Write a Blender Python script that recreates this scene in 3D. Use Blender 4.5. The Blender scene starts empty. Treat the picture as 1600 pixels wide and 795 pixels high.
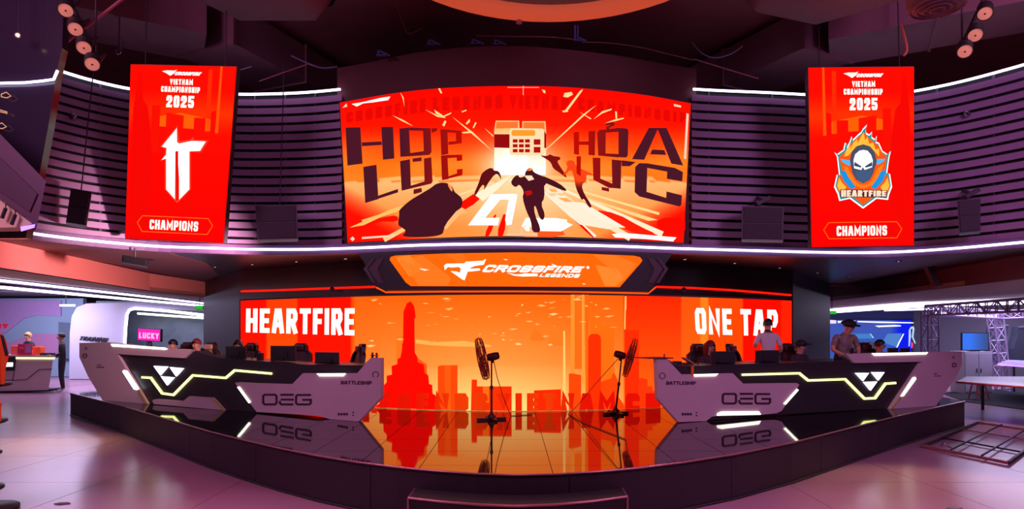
import bpy, bmesh, math, random
import numpy as np
from mathutils import Vector, Matrix
from mathutils.geometry import tessellate_polygon
random.seed(7)
S = bpy.context.scene
C = S.collection
R = math.radians

# ------------------------------------------------------------------ camera, world, lights, exposure
CZ, HOR, FPX = 1.75, 520.0, 1000.0
cam_d = bpy.data.cameras.new('camera'); cam = bpy.data.objects.new('camera', cam_d); C.objects.link(cam)
cam.location = (0, 0, CZ); cam.rotation_euler = (R(90), 0, 0)
cam_d.sensor_width = 36; cam_d.lens = 36 * FPX / 1600
cam_d.shift_y = (HOR - 397.5) / 1600
cam_d.clip_start = .05; cam_d.clip_end = 200
S.camera = cam
S.view_settings.view_transform = 'Standard'; S.view_settings.look = 'None'
S.view_settings.gamma = 1; S.view_settings.use_curve_mapping = False
S.view_settings.exposure = 0.0
S.cycles.use_denoising = True
S.cycles.max_bounces = 6; S.cycles.diffuse_bounces = 3; S.cycles.glossy_bounces = 4

w = bpy.data.worlds.new('world'); S.world = w; w.use_nodes = True
bg = w.node_tree.nodes['Background']; bg.inputs[0].default_value = (.30, .17, .34, 1); bg.inputs[1].default_value = .16

def lamp(name, kind, loc, target, energy, color, size=1.0, size_y=None, spot=60, blend=.6):
    d = bpy.data.lights.new(name, kind); o = bpy.data.objects.new(name, d); C.objects.link(o)
    o.location = loc; d.energy = energy; d.color = color
    if kind == 'AREA':
        d.size = size
        if size_y: d.shape = 'RECTANGLE'; d.size_y = size_y
    else:
        d.shadow_soft_size = size
    if kind == 'SPOT': d.spot_size = R(spot); d.spot_blend = blend
    o.rotation_euler = (Vector(target) - Vector(loc)).to_track_quat('-Z', 'Y').to_euler()
    return o
# ceiling wash lights of the hall (pink and violet), above the audience floor
lamp('hall_wash_light', 'AREA', (-6.5, 2.0, 5.6), (-6.8, 9.5, 2.4), 230, (.92, .42, .86), 2.5)
lamp('hall_wash_light', 'AREA', (6.5, 2.0, 5.6), (6.8, 9.5, 2.4), 250, (.90, .42, .95), 2.5)
lamp('hall_wash_light', 'AREA', (0, 1.0, 5.8), (0, 4.0, 0), 80, (1, .30, .40), 2.5)
# fill lights of the back halls on both sides, some added without a fixture
lamp('back_hall_fill', 'AREA', (-14, 20, 3.1), (-14, 20, 0), 300, (.78, .66, 1), 4.0)
lamp('back_hall_fill', 'AREA', (15, 19, 3.1), (15, 19, 0), 330, (.72, .64, 1), 4.0)
lamp('back_hall_fill', 'SPOT', (-7.5, 10.0, 2.55), (-7.5, 9.6, 0), 230, (1, .80, .28), .3, spot=80)  # added spot makes the yellow reflection on the floor, no downlight there
lamp('added_bulkhead_spot', 'SPOT', (-3.2, 8.3, 2.5), (-7.0, 10.6, 2.85), 900, (1, .56, .62), .1, spot=80, blend=.8)  # added unseen spot that brightens the salmon bulkhead
lamp('back_hall_fill', 'AREA', (-17, 22.3, 3.1), (-18, 25.5, 1.4), 260, (.82, .68, 1), 2.5)  # added lamp that lifts the dark counter hall wall
lamp('back_hall_fill', 'SPOT', (9.6, 12.0, 2.55), (9.4, 12.0, 0), 140, (.95, .8, .8), .3, spot=90)
lamp('added_floor_spot', 'SPOT', (5.3, 8.7, 2.9), (4.7, 7.0, 0), 170, (1, .80, .30), .2, spot=60)  # added spot for the other yellow floor patch, no fixture
# ------------------------------------------------------------------ helpers
def lin(c):
    c = c / 255.0
    return c / 12.92 if c <= .04045 else ((c + .055) / 1.055) ** 2.4
def rgb(r, g, b): return (lin(r), lin(g), lin(b), 1)
def P(px, py, Y): return Vector(((px - 800) / FPX * Y, Y, CZ + (HOR - py) / FPX * Y))
HS = .48
def St(px, py): return (CZ - HS) * FPX / (py - HOR)      # depth of a point on the stage top
def Gd(px, py): return CZ * FPX / (py - HOR)             # depth of a point on the hall floor
def herm(xs, ys):
    xs = list(xs); ys = list(ys); n = len(xs)
    m = [(ys[min(i+1, n-1)] - ys[max(i-1, 0)]) / (xs[min(i+1, n-1)] - xs[max(i-1, 0)]) for i in range(n)]
    def f(x):
        if x <= xs[0]: return ys[0] + m[0] * (x - xs[0])
        if x >= xs[-1]: return ys[-1] + m[-1] * (x - xs[-1])
        k = max(i for i in range(n - 1) if xs[i] <= x)
        h = xs[k+1] - xs[k]; t = (x - xs[k]) / h
        return ((2*t**3 - 3*t*t + 1) * ys[k] + (t**3 - 2*t*t + t) * h * m[k] + (-2*t**3 + 3*t*t) * ys[k+1] + (t**3 - t*t) * h * m[k+1])
    return f

MATS = {}
def mat(name, col, rough=.5, metal=0., noise=.0, scale=6., bump=0., emit=None, estr=0., ior=1.5, alpha=1., trans=0., coat=0.):
    if name in MATS: return MATS[name]
    m = bpy.data.materials.new(name); m.use_nodes = True
    nt = m.node_tree; b = nt.nodes['Principled BSDF']
    c = rgb(*col)
    b.inputs['Base Color'].default_value = c
    b.inputs['Roughness'].default_value = rough; b.inputs['Metallic'].default_value = metal
    b.inputs['IOR'].default_value = ior; b.inputs['Alpha'].default_value = alpha
    b.inputs['Transmission Weight'].default_value = trans; b.inputs['Coat Weight'].default_value = coat
    if emit is not None:
        b.inputs['Emission Color'].default_value = rgb(*emit); b.inputs['Emission Strength'].default_value = estr
    if noise or bump:
        tc = nt.nodes.new('ShaderNodeTexCoord'); n = nt.nodes.new('ShaderNodeTexNoise')
        n.inputs['Scale'].default_value = scale; n.inputs['Detail'].default_value = 4
        nt.links.new(tc.outputs['Object'], n.inputs['Vector'])
        if noise:
            mx = nt.nodes.new('ShaderNodeMix'); mx.data_type = 'RGBA'
            mx.inputs[6].default_value = tuple(v * (1 - noise) for v in c[:3]) + (1,)
            mx.inputs[7].default_value = tuple(min(1, v * (1 + noise)) for v in c[:3]) + (1,)
            nt.links.new(n.outputs['Fac'], mx.inputs[0]); nt.links.new(mx.outputs[2], b.inputs['Base Color'])
        if bump:
            bp = nt.nodes.new('ShaderNodeBump'); bp.inputs['Strength'].default_value = bump; bp.inputs['Distance'].default_value = .01
            nt.links.new(n.outputs['Fac'], bp.inputs['Height']); nt.links.new(bp.outputs['Normal'], b.inputs['Normal'])
    MATS[name] = m; return m
def glow(name, col, strength):
    if name in MATS: return MATS[name]
    m = bpy.data.materials.new(name); m.use_nodes = True; nt = m.node_tree; nt.nodes.clear()
    e = nt.nodes.new('ShaderNodeEmission'); o = nt.nodes.new('ShaderNodeOutputMaterial')
    e.inputs[0].default_value = rgb(*col); e.inputs[1].default_value = strength
    nt.links.new(e.outputs[0], o.inputs[0]); MATS[name] = m; return m
def led_material():
    m = bpy.data.materials.new('led_pixels'); m.use_nodes = True; nt = m.node_tree; nt.nodes.clear()
    a = nt.nodes.new('ShaderNodeAttribute'); a.attribute_name = 'Col'
    e = nt.nodes.new('ShaderNodeEmission'); o = nt.nodes.new('ShaderNodeOutputMaterial')
    e.inputs[1].default_value = 1.0
    nt.links.new(a.outputs['Color'], e.inputs[0]); nt.links.new(e.outputs[0], o.inputs[0]); return m
LED = led_material()
GAIN = 1.35
def ledc(c):
    """display colour: saturated reds overdrive their own channel as a bright LED does"""
    r, g, b = lin(c[0]), lin(c[1]), lin(c[2])
    return (r * GAIN if r > .6 else r, g * (GAIN if min(c) > 225 else 1), b * (GAIN if min(c) > 225 else 1), 1)

def link(name, me, mats=None, parent=None):
    o = bpy.data.objects.new(name, me); C.objects.link(o)
    if mats is not None and not me.materials:
        for m in (mats if isinstance(mats, (list, tuple)) else [mats]): me.materials.append(m)
    if parent is not None: o.parent = parent
    return o
def tag(o, label=None, cat=None, group=None, kind=None):
    if label: o['label'] = label
    if cat: o['category'] = cat
    if group: o['group'] = group
    if kind: o['kind'] = kind
    return o
def empty(name, loc=(0, 0, 0), rz=0, parent=None):
    o = bpy.data.objects.new(name, None); C.objects.link(o); o.location = loc; o.rotation_euler = (0, 0, rz)
    o.empty_display_size = .1
    if parent is not None: o.parent = parent
    return o
def copy_tree(o, parent=None):
    c = o.copy(); C.objects.link(c)
    if parent is not None: c.parent = parent
    for ch in list(o.children): copy_tree(ch, c)
    return c
def rehome(o, root):
    """parent o to an empty that stands away from the origin, keeping o where it is"""
    o.parent = root
    o.matrix_parent_inverse = Matrix.LocRotScale(root.location, root.rotation_euler, None).inverted()
    return o

class MB:
    def __init__(s): s.v = []; s.f = []; s.smooth = set()
    def add(s, vs, fs, smooth=False):
        o = len(s.v); s.v += [tuple(v) for v in vs]
        for f in fs:
            if smooth: s.smooth.add(len(s.f))
            s.f.append(tuple(i + o for i in f))
        return s
    def box(s, c, d, rot=None, bev=0.):
        x, y, z = (k / 2 for k in d)
        if bev <= 0:
            vs = [Vector((i*x, j*y, k*z)) for i in (-1, 1) for j in (-1, 1) for k in (-1, 1)]
            fs = [(0, 1, 3, 2), (4, 6, 7, 5), (0, 4, 5, 1), (2, 3, 7, 6), (0, 2, 6, 4), (1, 5, 7, 3)]
        else:
            bm = bmesh.new(); bmesh.ops.create_cube(bm, size=1)
            for v in bm.verts: v.co = Vector((v.co.x*d[0], v.co.y*d[1], v.co.z*d[2]))
            bmesh.ops.bevel(bm, geom=bm.edges[:], offset=bev, segments=2, profile=.6, affect='EDGES')
            bm.verts.index_update()
            vs = [v.co.copy() for v in bm.verts]; fs = [tuple(v.index for v in f.verts) for f in bm.faces]; bm.free()
        if rot is not None: vs = [rot @ v for v in vs]
        return s.add([v + Vector(c) for v in vs], fs)
    def tube(s, path, r, n=8, caps=True, closed=False):
        path = [Vector(p) for p in path]; m = len(path)
        rs = r if isinstance(r, (list, tuple)) else [r] * m
        up = None; rings = []
        for i, p in enumerate(path):
            a = path[i-1] if (i > 0 or closed) else p; b = path[(i+1) % m] if (i < m-1 or closed) else p
            t = (b - a)
            if t.length < 1e-9: t = Vector((0, 0, 1))
            t.normalize()
            if up is None:
                up = Vector((0, 0, 1)) if abs(t.z) < .9 else Vector((1, 0, 0))
            u = up - t * up.dot(t)
            if u.length < 1e-6: u = t.orthogonal()
            u.normalize(); w_ = t.cross(u); up = u
            rings.append([p + (u * math.cos(k/n*2*math.pi) + w_ * math.sin(k/n*2*math.pi)) * rs[i] for k in range(n)])
        vs = [v for g in rings for v in g]; fs = []
        for i in range(m if closed else m - 1):
            j = (i + 1) % m
            for k in range(n):
                fs.append((i*n+k, i*n+(k+1) % n, j*n+(k+1) % n, j*n+k))
        s.add(vs, fs, True)
        if caps and not closed:
            s.add(rings[0], [tuple(range(n))[::-1]]); s.add(rings[-1], [tuple(range(n))])
        return s
    def lathe(s, prof, loc=(0, 0, 0), n=16, rot=None):
        vs = []; fs = []
        for r, z in prof:
            for k in range(n):
                a = k / n * 2 * math.pi; v = Vector((r*math.cos(a), r*math.sin(a), z))
                vs.append((rot @ v if rot is not None else v) + Vector(loc))
        for i in range(len(prof) - 1):
            for k in range(n): fs.append((i*n+k, i*n+(k+1) % n, (i+1)*n+(k+1) % n, (i+1)*n+k))
        return s.add(vs, fs, True)
    def ball(s, c, r, n=12, rot=None):
        r = r if isinstance(r, (list, tuple)) else (r, r, r); m = n // 2; vs = []; fs = []
        for i in range(m + 1):
            th = math.pi * i / m
            for k in range(n):
                a = 2*math.pi*k/n; v = Vector((r[0]*math.sin(th)*math.cos(a), r[1]*math.sin(th)*math.sin(a), r[2]*math.cos(th)))
                vs.append((rot @ v if rot is not None else v) + Vector(c))
        for i in range(m):
            for k in range(n): fs.append((i*n+k, (i+1)*n+k, (i+1)*n+(k+1) % n, i*n+(k+1) % n))
        return s.add(vs, fs, True)
    def prism(s, pts, d):
        """pts: 3D outline, d: extrusion vector; simple polygons"""
        pts = [Vector(p) for p in pts]; d = Vector(d); n = len(pts)
        tr = tessellate_polygon([pts])
        vs = pts + [p + d for p in pts]
        fs = [tuple(t) for t in tr] + [tuple(i + n for i in reversed(t)) for t in tr]
        fs += [(i, (i+1) % n, (i+1) % n + n, i + n) for i in range(n)]
        return s.add(vs, fs)
    def build(s, name, m, parent=None):
        me = bpy.data.meshes.new(name); me.from_pydata(s.v, [], s.f)
        if s.smooth:
            fl = [i in s.smooth for i in range(len(s.f))]
            me.polygons.foreach_set('use_smooth', fl)
        bm = bmesh.new(); bm.from_mesh(me); bmesh.ops.recalc_face_normals(bm, faces=bm.faces[:]); bm.to_mesh(me); bm.free()
        return link(name, me, m, parent)

def flat(Yf):
    return (lambda px, py: P(px, py, Yf(px))) if callable(Yf) else (lambda px, py: P(px, py, Yf))
def plane_surf(p0, n):
    o = Vector((0, 0, CZ)); d0 = (Vector(p0) - o).dot(n)
    def f(px, py):
        r = P(px, py, 1.0) - o
        return o + r * (d0 / r.dot(n))
    return f
def solid(name, polys, surf, th, m, parent=None, off=0., dirv=(0, 1, 0), step=None, colors=None):
    """outlines given as sight lines on a surface: a plate with thickness th (0: printed on the surface)"""
    if polys and not isinstance(polys[0][0], (tuple, list)): polys = [polys]
    dv = Vector(dirv).normalized(); allv = []; allf = []; allc = []
    for pi, pts in enumerate(polys):
        bm = bmesh.new()
        vs = [bm.verts.new((x, -y, 0)) for x, y in pts]
        if len(pts) > 4 or step:
            tr = tessellate_polygon([[Vector((x, -y, 0)) for x, y in pts]])
            for t in tr:
                try: bm.faces.new([vs[i] for i in t])
                except ValueError: pass
        else: bm.faces.new(vs)
        if step:
            x0 = min(p[0] for p in pts); x1 = max(p[0] for p in pts); k = math.floor(x0 / step) + 1
            while k * step < x1:
                bmesh.ops.bisect_plane(bm, geom=bm.verts[:] + bm.edges[:] + bm.faces[:], plane_co=(k*step, 0, 0), plane_no=(1, 0, 0), dist=1e-4)
                k += 1
        bmesh.ops.recalc_face_normals(bm, faces=bm.faces[:])
        back = set()
        if th:
            r = bmesh.ops.extrude_face_region(bm, geom=bm.faces[:], use_keep_orig=True)
            back = {v for v in r['geom'] if isinstance(v, bmesh.types.BMVert)}
        bm.verts.index_update(); o = len(allv)
        for v in bm.verts:
            p = surf(v.co.x, -v.co.y) - dv * off
            if v in back: p = p + dv * th
            allv.append(p)
            if colors is not None:
                c = colors[pi] if isinstance(colors, list) else colors
                if callable(c): c = c(v.co.x, -v.co.y)
                allc.append(ledc(c))
        allf += [tuple(v.index + o for v in f.verts) for f in bm.faces]; bm.free()
    me = bpy.data.meshes.new(name); me.from_pydata(allv, [], allf)
    bm = bmesh.new(); bm.from_mesh(me); bmesh.ops.recalc_face_normals(bm, faces=bm.faces[:]); bm.to_mesh(me); bm.free()
    if colors is not None:
        at = me.color_attributes.new('Col', 'FLOAT_COLOR', 'POINT')
        at.data.foreach_set('color', [k for c in allc for k in c])
    return link(name, me, m, parent)
def image_grid(name, surf, x0, x1, ytop, ybot, colf, nx, ny, parent, off=0.):
    vs = []; cs = []; fs = []
    for i in range(nx + 1):
        x = x0 + (x1 - x0) * i / nx
        for j in range(ny + 1):
            a = ytop(x); b = ybot(x); y = a + (b - a) * j / ny
            p = surf(x, y); vs.append((p.x, p.y - off, p.z)); cs += list(ledc(colf(x, y)))
    for i in range(nx):
        for j in range(ny):
            k = i * (ny + 1) + j; fs.append((k, k + 1, k + ny + 2, k + ny + 1))
    me = bpy.data.meshes.new(name); me.from_pydata(vs, [], fs)
    at = me.color_attributes.new('Col', 'FLOAT_COLOR', 'POINT'); at.data.foreach_set('color', cs)
    return link(name, me, LED, parent)
def mixc(a, b, t):
    t = max(0, min(1, t)); return tuple(a[i] + (b[i] - a[i]) * t for i in range(3))

# ------------------------------------------------------------------ block lettering
GL = {
 'A': (.55, [[(0,0),(.32,1),(.68,1),(1,0)], [(.14,.3),(.86,.3)]]), 'B': (.5, [[(0,0),(0,1),(.8,1),(1,.85),(1,.62),(.8,.5),(0,.5)], [(.8,.5),(1,.38),(1,.15),(.8,0),(0,0)]]),
 'C': (.5, [[(1,.82),(1,.9),(.85,1),(.15,1),(0,.88),(0,.12),(.15,0),(.85,0),(1,.1),(1,.18)]]), 'D': (.5, [[(0,0),(0,1),(.75,1),(1,.82),(1,.18),(.75,0),(0,0)]]),
 'E': (.45, [[(1,1),(0,1),(0,0),(1,0)], [(0,.5),(.85,.5)]]), 'F': (.43, [[(1,1),(0,1),(0,0)], [(0,.5),(.85,.5)]]),
 'G': (.5, [[(1,.75),(1,.88),(.85,1),(.15,1),(0,.88),(0,.12),(.15,0),(.85,0),(1,.12),(1,.47),(.5,.47)]]), 'H': (.52, [[(0,0),(0,1)], [(1,0),(1,1)], [(0,.5),(1,.5)]]),
 'I': (.16, [[(.5,0),(.5,1)]]), 'J': (.45, [[(1,1),(1,.1),(.85,0),(.15,0),(0,.1),(0,.3)]]), 'K': (.52, [[(0,0),(0,1)], [(1,1),(.1,.5),(1,0)]]),
 'L': (.43, [[(0,1),(0,0),(1,0)]]), 'M': (.7, [[(0,0),(0,1),(.5,.3),(1,1),(1,0)]]), 'N': (.55, [[(0,0),(0,1),(1,0),(1,1)]]),
 'O': (.52, [[(.15,0),(0,.12),(0,.88),(.15,1),(.85,1),(1,.88),(1,.12),(.85,0),(.15,0)]]), 'P': (.5, [[(0,0),(0,1),(.8,1),(1,.85),(1,.58),(.8,.42),(0,.42)]]),
 'R': (.5, [[(0,0),(0,1),(.8,1),(1,.85),(1,.62),(.8,.48),(0,.48)], [(.55,.48),(1,0)]]), 'S': (.5, [[(1,.84),(1,.9),(.85,1),(.15,1),(0,.88),(0,.62),(.15,.5),(.85,.5),(1,.38),(1,.12),(.85,0),(.15,0),(0,.1),(0,.16)]]),
 'T': (.5, [[(0,1),(1,1)], [(.5,1),(.5,0)]]), 'U': (.52, [[(0,1),(0,.12),(.15,0),(.85,0),(1,.12),(1,1)]]), 'V': (.55, [[(0,1),(.5,0),(1,1)]]),
 'X': (.52, [[(0,0),(1,1)], [(0,1),(1,0)]]), 'Y': (.52, [[(0,1),(.5,.45),(1,1)], [(.5,.45),(.5,0)]]), '0': (.5, [[(.15,0),(0,.12),(0,.88),(.15,1),(.85,1),(1,.88),(1,.12),(.85,0),(.15,0)]]),
 '2': (.5, [[(0,.72),(0,.88),(.15,1),(.85,1),(1,.88),(1,.6),(0,.12),(0,0),(1,0)]]), '5': (.5, [[(1,1),(0,1),(0,.55),(.85,.55),(1,.42),(1,.12),(.85,0),(.15,0),(0,.1),(0,.13)]]),
}
def stroke(pl, tx, ty=None, cap=0.):
    """quads of a mitred stroke; pl in real units"""
    if cap and not (len(pl) > 3 and pl[0] == pl[-1]):
        a, b = Vector(pl[0]), Vector(pl[1]); pl = [tuple(a + (a - b).normalized() * cap)] + list(pl[1:])
        a, b = Vector(pl[-1]), Vector(pl[-2]); pl = list(pl[:-1]) + [tuple(a + (a - b).normalized() * cap)]
    ty = ty or tx; closed = len(pl) > 3 and pl[0] == pl[-1]
    pts = [Vector(p) for p in (pl[:-1] if closed else pl)]; n = len(pts); L = []; Rr = []
    for i in range(n):
        a = pts[i-1] if (i > 0 or closed) else None; b = pts[(i+1) % n] if (i < n-1 or closed) else None
        ns = []
        for p, q in ((a, pts[i]), (pts[i], b)):
            if p is None or q is None: continue
            d = (q - p).normalized(); ns.append(Vector((-d.y, d.x)))
        m = sum(ns, Vector((0, 0)))
        if m.length < 1e-6: m = ns[0].copy()
        m.normalize(); k = 1 / max(.45, m.dot(ns[0]))
        o = Vector((m.x * tx / 2 * k, m.y * ty / 2 * k))
        L.append(pts[i] + o); Rr.append(pts[i] - o)
    return [[L[i], L[(i+1) % n], Rr[(i+1) % n], Rr[i]] for i in range(n if closed else n - 1)]
def text_polys(s, box, t=.2, gap=.14, slant=0., wide=1.):
    """s set in a box: 4 corners tl, tr, br, bl in picture units, or (x0, y0, x1, y1)"""
    if len(box) == 4 and not isinstance(box[0], (tuple, list)):
        x0, y0, x1, y1 = box; box = [(x0, y0), (x1, y0), (x1, y1), (x0, y1)]
    tl, tr, br, bl = [Vector(p) for p in box]; out = []; x = 0; quads = []
    for ch in s:
        if ch == ' ': x += .3 * wide; continue
        wd, pls = GL[ch]; wd = max(wd * wide, t)
        for pl in pls:
            q = [(x + t/2 + px_ * (wd - t), t/2 + py_ * (1 - t)) for px_, py_ in pl]
            quads += stroke(q, t, cap=t/2)
        x += wd + gap
    tot = x - gap
    for q in quads:
        o = []
        for p in q:
            v = p.y; u = (p.x + slant * v) / (tot + slant)
            a = tl.lerp(tr, u); b = bl.lerp(br, u); r = b.lerp(a, v); o.append((r.x, r.y))
        out.append(o)
    return out
def shrink(pts, k):
    cx = sum(p[0] for p in pts) / len(pts); cy = sum(p[1] for p in pts) / len(pts)
    return [(cx + (x - cx) * k, cy + (y - cy) * k) for x, y in pts]
def chai(pts, n=2):
    for _ in range(n):
        o = []
        for i in range(len(pts)):
            a, b = pts[i], pts[(i+1) % len(pts)]
            o += [(a[0]*.75 + b[0]*.25, a[1]*.75 + b[1]*.25), (a[0]*.25 + b[0]*.75, a[1]*.25 + b[1]*.75)]
        pts = o
    return pts
def rectp(x0, y0, x1, y1): return [(x0, y0), (x1, y0), (x1, y1), (x0, y1)]
def linep(a, b, w1, w2=None):
    w2 = w1 if w2 is None else w2
    a = Vector(a); b = Vector(b); d = (b - a).normalized(); n = Vector((-d.y, d.x))
    return [tuple(a + n*w1/2), tuple(b + n*w2/2), tuple(b - n*w2/2), tuple(a - n*w1/2)]
def crop(pts, x0, y0, k): return [(x0 + x / k, y0 + y / k) for x, y in pts]
def circ(cx, cy, r, n=14, ry=None): return [(cx + r*math.cos(i/n*2*math.pi), cy + (ry or r)*math.sin(i/n*2*math.pi)) for i in range(n)]
# ------------------------------------------------------------------ materials
M_floor = mat('polished_floor_tile', (178, 130, 152), .22, noise=.06, scale=1.5)
M_grout = mat('floor_grout', (150, 122, 130), .6, noise=.1)
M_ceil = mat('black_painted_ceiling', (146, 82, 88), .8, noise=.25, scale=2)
M_duct = mat('dark_duct_metal', (128, 82, 94), .55, .2, noise=.2, scale=3)
M_slat = mat('mauve_grey_slat', (140, 108, 146), .5, noise=.08, scale=4)
M_slot = mat('black_backing_board', (14, 10, 16), .9)
M_black = mat('matt_black_panel', (34, 26, 32), .6, noise=.15, scale=3)
M_gloss = mat('glossy_black_panel', (36, 24, 34), .3, noise=.15, scale=2)
M_pink = mat('salmon_painted_bulkhead', (226, 132, 122), .6, noise=.04, scale=2)
M_maroon = mat('maroon_painted_bulkhead', (120, 72, 84), .6, noise=.05, scale=2)
M_cream = mat('cream_painted_soffit', (186, 158, 150), .6, noise=.05, scale=2)
M_grey = mat('grey_plaster_wall', (128, 124, 140), .7, noise=.06, scale=2)
M_white = mat('white_lacquer_panel', (196, 168, 180), .38, noise=.04, scale=3)
M_strip = glow('lavender_white_light_tube', (226, 214, 255), 5.0)
M_violet = glow('violet_light_tube', (150, 110, 255), 3.0)
M_red_line = glow('red_reflection_glow', (255, 22, 6), 1.6)
M_or_line = glow('orange_light_line', (255, 80, 12), 1.3)
M_yellow = glow('yellow_green_light_line', (240, 244, 150), 2.2)
M_warm = glow('warm_white_light_bar', (255, 250, 226), 3.0)
M_cool = glow('cool_white_light_bar', (238, 240, 255), 3.0)
M_metal = mat('dark_grey_metal', (70, 62, 70), .4, .6)
M_dark = mat('charcoal_plastic', (38, 32, 38), .45)
M_lens = mat('pinkish_lamp_lens', (224, 150, 124), .35, emit=(226, 142, 116), estr=.4)
M_chrome = mat('polished_steel', (170, 150, 170), .25, .9)

# ------------------------------------------------------------------ floor
sl = MB().box((0, 12, -.056), (60, 44, .1)).build('floor', M_grout); tag(sl, 'polished pinkish tiled hall floor around the stage', 'floor', kind='structure')
ts = 1.6; tme = None
for i in range(-9, 9):
    for j in range(1, 14):
        if tme is None:
            b = MB().box((0, 0, -.003), (ts - .008, ts - .008, .006)); o = b.build('floor_tile', M_floor, sl); tme = o.data
        else: o = link('floor_tile', tme, None, sl)
        o.location = ((i + .5) * ts, j * ts + .3, 0)
far = MB()
far.box((0, 28.3, -.003), (60, 10, .006)); far.box((-22.2, 12, -.003), (15.5, 22, .006)); far.box((22.2, 12, -.003), (15.5, 22, .006)); far.box((0, -3, -.003), (60, 8, .006))
far.build('floor_surround', M_floor, sl)

# ------------------------------------------------------------------ curved upper wall (ring): plan depth from the lower light line
YW = herm([-70, 35, 65, 150, 250, 330, 390, 481, 571, 660, 800, 960, 1050, 1186, 1275, 1340, 1400, 1480, 1580, 1660],
          [7.1, 7.94, 8.20, 8.78, 9.32, 9.50, 9.64, 9.66, 9.47, 9.19, 9.07, 9.30, 9.54, 9.82, 10.0, 10.06, 9.96, 9.59, 8.99, 8.5])
ZT = herm([60, 200, 370, 530, 800, 1086, 1263, 1600], [5.19, 5.22, 5.34, 5.40, 5.41, 5.42, 5.47, 5.47])
ZB = 3.0
def ring(px, z, d=0.):
    Y = YW(px); return Vector(((px - 800) / FPX * Y, Y + d, z))
def curved_board(px0, px1, z0f, z1f, th, d0, step=20):
    b = MB(); n = max(2, int(abs(px1 - px0) / step)); vs = []
    for i in range(n + 1):
        px = px0 + (px1 - px0) * i / n; za = z0f(px); zb = z1f(px)
        vs += [ring(px, za, d0), ring(px, zb, d0), ring(px, zb, d0 + th), ring(px, za, d0 + th)]
    fs = []
    for i in range(n):
        a = i*4; c = a + 4
        fs += [(a, a+1, c+1, c), (a+1, a+2, c+2, c+1), (a+2, a+3, c+3, c+2), (a+3, a, c, c+3)]
    fs += [(0, 3, 2, 1), (n*4, n*4+1, n*4+2, n*4+3)]
    return b.add(vs, fs, False)
NS = 17
for side, (a, b_) in (('left', (28, 533)), ('right', (1082, 1790))):
    wl = curved_board(a, b_, lambda p: ZB, lambda p: ZT(p), .06, .12).build('wall_' + side, M_slot)
    tag(wl, 'curved wall of horizontal mauve slats on the %s' % ('side of the white monogram banner' if side == 'left' else 'side of the flaming skull banner'), 'wall', kind='structure')
    for k in range(NS):
        f0 = lambda p, k=k: ZB + .07 + (ZT(p) - ZB - .1) * k / NS
        f1 = lambda p, k=k: ZB + .07 + (ZT(p) - ZB - .1) * (k + .68) / NS
        curved_board(a, b_, f0, f1, .03, .04).build('slat', M_slat, wl)
    for px in ([150, 215, 395, 443, 490] if side == 'left' else [1110, 1210, 1330, 1470, 1560]):
        m = MB(); m.prism([ring(px-.7, ZB, .075), ring(px+.7, ZB, .075), ring(px+.7, ZT(px), .075), ring(px-.7, ZT(px), .075)], (0, .05, 0))
        m.build('stud', mat('dim_mauve_stud', (70, 52, 74), .6), wl)
# dark wall behind the big screen, taller than the slats
wb = curved_board(524, 1091, lambda p: ZB, lambda p: 5.86 - .1 * ((p - 808) / 280) ** 2, .25, .10).build('wall_center', mat('oxblood_black_wall', (84, 30, 34), .7, noise=.1, scale=2))
tag(wb, 'tall matt black curved wall behind the big orange screen', 'wall', kind='structure')
# lower fascia band and light lines
fb = curved_board(28, 1790, lambda p: ZB - .07, lambda p: ZB + .075, .14, -.02).build('trim_1', mat('dark_mauve_fascia', (92, 62, 100), .5)); tag(fb, 'mauve fascia band along the foot of the curved upper wall', 'trim', kind='structure')
def ring_tube(name, px0, px1, zf, d, r, m, label, step=14):
    n = int((px1 - px0) / step)
    o = MB().tube([ring(px0 + (px1 - px0) * i / n, zf(px0 + (px1 - px0) * i / n), d) for i in range(n + 1)], r, 8).build(name, m)
    return tag(o, label, 'light strip', 'light strips on the curved wall')
ring_tube('light_strip', 33, 1788, lambda p: ZB + .005, -.045, .017, M_strip, 'long white light strip running under the big screen and both slatted walls')
ring_tube('light_strip', 92, 531, lambda p: ZT(p), .02, .019, M_strip, 'white light strip along the slat top beside the white monogram banner')
ring_tube('light_strip', 1084, 1788, lambda p: ZT(p), .02, .019, M_strip, 'white light strip along the slat top beside the skull crest banner')

# ------------------------------------------------------------------ soffit over the stage, bulkheads, low side ceilings
rp = [ring(p, ZB - .05, .02) for p in range(-60, 1781, 20)]
m = MB(); m.prism(rp + [Vector((8.05, 8.2, ZB - .05)), Vector((8.35, 17, ZB - .05)), Vector((-7.25, 17, ZB - .05)), Vector((-6.62, 7.0, ZB - .05))], (0, 0, .05))
sf = m.build('ceiling_1', M_gloss); tag(sf, 'dark glossy soffit over the stage with tiny downlights', 'ceiling', kind='structure')
m = MB(); m.prism([(-6.60, 6.2, ZB-.055), ring(-40, ZB-.055, .1), ring(60, ZB-.055, .1), ring(150, ZB-.055, .12), ring(250, ZB-.055, .12), (-5.25, 11.0, ZB-.055), (-6.05, 13.2, ZB-.055), (-7.2, 15.0, ZB-.055)], (0, 0, .004))
tag(m.build('ceiling_2', M_maroon), 'brownish soffit next to the salmon bulkhead', 'ceiling', kind='structure')
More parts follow.
